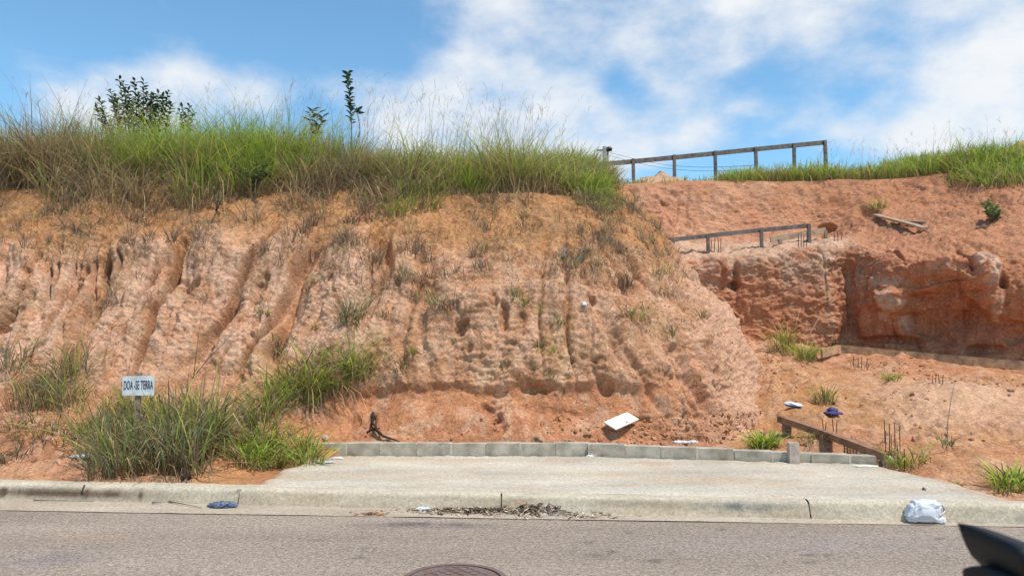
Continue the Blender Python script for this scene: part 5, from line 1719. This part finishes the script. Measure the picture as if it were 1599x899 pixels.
GS = 'scraps of white litter'
def scrap(px, py, size, label, mat=None, z=None, seed=1, surf=None, rough=.7):
    if z is None:
        p, n = (surf or S_ALL).at(px, py); p = p + n * .005
    else:
        p = Vector(G(px, py, z))
    crumple('litter_scrap', p, size, mat or M_BAG, label, 'litter', seed, rough, 3, freq=2.5, group=GS)
scrap(797, 786, (.036, .03, .035), 'crumpled white plastic ball at the left of the leaf heap', z=.05, seed=501, rough=.4)
scrap(660, 795, (.045, .02, .012), 'small white paper scrap in the gutter left of the leaves', z=.02, seed=503)
scrap(1062, 691, (.07, .035, .014), 'white paper scrap behind the block wall', z=.318, seed=505)
scrap(1082, 691, (.045, .03, .015), 'bluish white scrap beside the paper behind the block wall', z=.316, seed=506)
scrap(923, 713, (.040, .025, .014), 'white plastic scrap at the front of the block wall', z=.172, seed=507)
scrap(938, 714, (.030, .02, .012), 'small dark scrap beside white plastic before the wall', M_BLACK, z=.172, seed=508)
scrap(130, 713, (.085, .04, .018), 'white rag-like scrap on dirt at left', seed=509)
scrap(508, 722, (.07, .03, .010), 'pale paper scrap at the left end of the driveway', z=.172, seed=511)
scrap(527, 716, (.05, .025, .012), 'small pale scrap beside paper at the driveway end', z=.172, seed=512)
scrap(1158, 718, (.06, .03, .014), 'black plastic scrap on the driveway before the wall', M_BLACK, z=.172, seed=513)
scrap(1384, 724, (.07, .05, .055), 'folded pale cement paper at the end of the plank', M_CREAM, z=.172, seed=515, rough=.5)
scrap(1352, 728, (.10, .03, .008), 'flat torn paper strip at the right end of the wall', M_CREAM, z=.172, seed=516)
scrap(1443, 765, (.012, .012, .014), 'small dark stone on the driveway above the bag', M_WOOD_GREY, z=.16, seed=517)
scrap(508, 687, (.032, .028, .034), 'pale round stone behind the left end of the wall', M_STUB, seed=518, rough=.3)
scrap(912, 478, (.03, .03, .03), 'white pebble in a hollow high on the bank', M_BAG, seed=519, rough=.3)
scrap(383, 644, (.05, .025, .02), 'pale stick-like stone below the leaning grass band', M_STUB, seed=520)
scrap(290, 748, (.04, .03, .02), 'dark scrap under the grass clump by the kerb', M_CHAR, seed=521)

# charred root at the base
def root():
    def q(px, py, off=.03): return onb(px, py, off, S_BANK)
    o0 = q(585, 672)
    bm = bmesh.new()
    for pth, rr in (([q(583, 643), q(584, 655), q(582, 668, .05), q(588, 676, .06)], .022), ([q(572, 676, .05), q(588, 676, .07), q(602, 684, .05), q(624, 691, .03)], .026), ([q(578, 660), q(586, 670, .06), q(595, 680, .05)], .018)):
        tube_bm([Vector(p) - o0 for p in pth], [rr * .7, rr * .8, rr * .6, rr * .25], 7, bm)
    o = bm_obj('charred_root', bm, M_CHAR, None, True, loc=o0)
    tag(o, 'black charred root lying at the red base of the bank', 'root')
root()

# ================================================================== manhole cover
mx, my, _ = G(715, 882, 0); my -= .335
mh = obj_empty('manhole_cover', (mx, my, .004))
bm = bmesh.new()
bmesh.ops.create_cone(bm, cap_ends=True, segments=72, radius1=.29, radius2=.29, depth=.012)
bm_obj('plate', bm, M_IRON, mh, loc=(0, 0, 0))
def ringmesh(r0, r1, z0, z1, name, parent, a0=0, a1=2 * math.pi, seg=72, c=(0, 0)):
    bm = bmesh.new()
    closed = abs(a1 - a0 - 2 * math.pi) < 1e-4
    R = []
    cnt = seg if closed else seg + 1
    for i in range(cnt):
        a = a0 + (a1 - a0) * i / seg
        ca, sa = math.cos(a), math.sin(a)
        R.append([bm.verts.new((c[0] + rr * ca, c[1] + rr * sa, zz)) for rr, zz in ((r0, z0), (r0, z1), (r1, z1), (r1, z0))])
    for i in range(seg):
        p_, q_ = R[i], R[(i + 1) % cnt]
        for k in range(3):
            bm.faces.new((p_[k], q_[k], q_[k + 1], p_[k + 1]))
    return bm_obj(name, bm, M_IRON, parent)
ringmesh(.302, .335, -.01, .010, 'rim', mh)
rr_ = .052
for j in range(-5, 6):
    for i in range(-6, 7):
        cx_, cy_ = (i + (.5 if j % 2 else 0)) * rr_ * 1.55, j * rr_ * .9
        if math.hypot(cx_, cy_) < .245:
            ringmesh(rr_ * .58, rr_ * .76, .004, .010, 'raised_scale', mh, math.radians(15), math.radians(165), 8, (cx_, cy_))
tag(mh, 'round cast iron manhole cover with a scale pattern in the road', 'manhole cover')

# ================================================================== far utility pole, lamp and wires
p = Vector(W(944, 262, 48)); t = Vector(W(944, 229, 48))
e = obj_empty('utility_pole', (p.x, p.y, p.z - 6))
bm_obj('pole', tube_bm([(0, 0, 0), t - e.location], [.17, .13], 10), M_POLE, e, True)
bm_obj('crossarm', beam_bm(Vector((-.5, 0, t.z - .25 - e.location.z)), Vector((.5, 0, t.z - .25 - e.location.z)), .1, .1), M_POLE, e)
tag(e, 'distant grey utility pole behind the upper railing', 'pole')
p = Vector(W(949, 262, 48)); t = Vector(W(949, 234, 48))
e = obj_empty('street_lamp', (p.x, p.y, p.z - 6))
bm_obj('pole', tube_bm([(0, 0, 0), t - e.location], [.08, .06], 8), M_POLE, e, True)
bm = bmesh.new(); bmesh.ops.create_uvsphere(bm, u_segments=14, v_segments=10, radius=.2, matrix=Matrix.Translation(t - e.location + Vector((.08, 0, .05))) @ Matrix.Diagonal((1.1, 1, .8, 1)))
bm_obj('lamp_head', bm, M_BLACK, e, True)
tag(e, 'distant street lamp with a round dark head beside the pole', 'street lamp')
for k, (a, b, lab) in enumerate([((944, 236, 48), (1180, 258, 40), 'upper thin power line running right from the distant pole'), ((944, 241, 48), (1180, 264, 40), 'lower thin power line running right from the distant pole')]):
    A, B = Vector(W(*a)), Vector(W(*b))
    pts = [A.lerp(B, t_) - A + Vector((0, 0, -.5 * math.sin(t_ * math.pi))) for t_ in np.linspace(0, 1, 14)]
    o = bm_obj('power_line', tube_bm(pts, .012, 4), M_BLACK, None, True, loc=A)
    tag(o, lab, 'wire', 'distant power lines')

# ================================================================== own car: door mirror in the corner of the view
car = obj_empty('parked_car', (.3, -.4, 0))
off = Vector(car.location)
def loft(name, st, depth, mat, parent, nseg=40, pw=2.4):
    st = catmull(np.array(st, float), np.linspace(0, len(st) - 1, (len(st) - 1) * 5 + 1))
    bm = bmesh.new(); rings = []
    for (px, tp, bt, hd) in st:
        a, b = Vector(W(px, tp, depth)), Vector(W(px, bt, depth))
        c = (a + b) / 2; hz = (a.z - b.z) / 2
        ring = []
        for k in range(nseg):
            t = 2 * math.pi * k / nseg
            cs_, sn = math.cos(t), math.sin(t)
            ring.append(bm.verts.new(Vector((c.x, c.y - hd + hd * math.copysign(abs(cs_) ** (2 / pw), cs_), c.z + hz * math.copysign(abs(sn) ** (2 / pw), sn))) - off))
        rings.append(ring)
    for i in range(len(rings) - 1):
        for k in range(nseg):
            bm.faces.new((rings[i][k], rings[i][(k + 1) % nseg], rings[i + 1][(k + 1) % nseg], rings[i + 1][k]))
    bm.faces.new(rings[0][::-1]); bm.faces.new(rings[-1])
    o = bm_obj(name, bm, mat, parent, True)
    return o
M_MIRROR = plain('matt_black_plastic', (.010, .011, .013), .55, .2, 6, .05, 200, spec=.3)
def mirror_cap():
    ol = [(1494, 814), (1515, 817.5), (1540, 823.5), (1570, 834), (1600, 847), (1650, 873), (1710, 908), (1720, 960), (1640, 945), (1570, 905), (1535, 886), (1517, 868), (1509, 854), (1502, 838)]
    bm = bmesh.new()
    fr = [Vector(W(px, py, .83)) - off for px, py in ol]
    cx_ = sum((v.x for v in fr)) / len(fr); cz_ = sum((v.z for v in fr)) / len(fr)
    rings = []
    for (y_, sc_) in ((-.10, .80), (-.094, .93), (-.085, .985), (-.06, 1.0), (-.02, 1.0), (-.003, .985), (0, .97)):
        tipk = lambda v: Vector((cx_ + (v.x - cx_) * (sc_ * .25 + .75), v.y + y_, cz_ + (v.z - cz_) * sc_))
        rings.append([bm.verts.new(tipk(v)) for v in fr])
    n_ = len(fr)
    for a_, b_ in zip(rings, rings[1:]):
        for k in range(n_):
            bm.faces.new((a_[k], a_[(k + 1) % n_], b_[(k + 1) % n_], b_[k]))
    bm.faces.new(rings[0][::-1]); bm.faces.new(rings[-1])
    bmesh.ops.recalc_face_normals(bm, faces=bm.faces[:])
    o = bm_obj('mirror_cap', bm, M_MIRROR, car, True)
mirror_cap()
loft('mirror_housing', [(1503, 884, 906, .008), (1506, 873, 935, .035), (1520, 866, 965, .055), (1560, 866, 990, .068), (1620, 884, 1005, .07), (1720, 920, 1005, .06), (1780, 945, 990, .04)], .825, M_MIRROR, car)
ah = Vector(W(1680, 985, .77))
bm_obj('mirror_arm', tube_bm([ah - off, Vector((ah.x + .02, .55, 1.08)) - off, Vector((ah.x + .03, .36, 1.02)) - off], [.03, .028, .035], 10), M_BLACK, car, True)
def extr(name, outline, y0, y1, mat, parent, bevel=.02):
    bm = bmesh.new()
    f = bm.faces.new([bm.verts.new(Vector((x_, y0, z_)) - off) for x_, z_ in outline])
    r_ = bmesh.ops.extrude_face_region(bm, geom=[f])
    for v in [g_ for g_ in r_['geom'] if isinstance(g_, bmesh.types.BMVert)]: v.co.y += y1 - y0
    bmesh.ops.recalc_face_normals(bm, faces=bm.faces[:])
    return bm_obj(name, bm, mat, parent, bevel=bevel)
M_PAINT = plain('black_car_paint', (.015, .016, .02), .25, .1, 5, 0, spec=.6)
arch = [(1.55 + .40 * math.cos(a), .34 + .40 * math.sin(a)) for a in np.linspace(math.pi, 0, 9)]
extr('front_door', [(-.55, .32), (.62, .32), (.72, .6), (.72, 1.0), (-.55, 1.04)], .26, .36, M_PAINT, car)
extr('front_fender', [(.735, .32), (1.1, .32)] + arch + [(2.15, .34), (2.25, .6), (2.1, .88), (.735, .995)], .25, .35, M_PAINT, car)
extr('bonnet', [(.80, .9), (2.05, .82), (2.1, .86), (.80, .985)], -1.35, .24, M_PAINT, car)
def wheel(x_, y_):
    bm = bmesh.new()
    bmesh.ops.create_cone(bm, cap_ends=True, segments=40, radius1=.33, radius2=.33, depth=.2, matrix=Matrix.Translation(Vector((x_, y_, .33)) - off) @ Matrix.Rotation(math.pi / 2, 4, 'X'))
    w_ = bm_obj('wheel', bm, M_BLACK, car, bevel=.02)
    bm = bmesh.new()
    bmesh.ops.create_cone(bm, cap_ends=True, segments=30, radius1=.21, radius2=.18, depth=.03, matrix=Matrix.Translation(Vector((x_, y_ + .11, .33)) - off) @ Matrix.Rotation(-math.pi / 2, 4, 'X'))
    bm_obj('rim', bm, M_POLE, w_)
wheel(1.55, .2); wheel(1.55, -1.2)
tag(car, 'black car door mirror intruding at the lower right corner', 'car')
print('TRIS', sum(len(o.data.polygons) for o in bpy.data.objects if o.type == 'MESH'), 'polys')
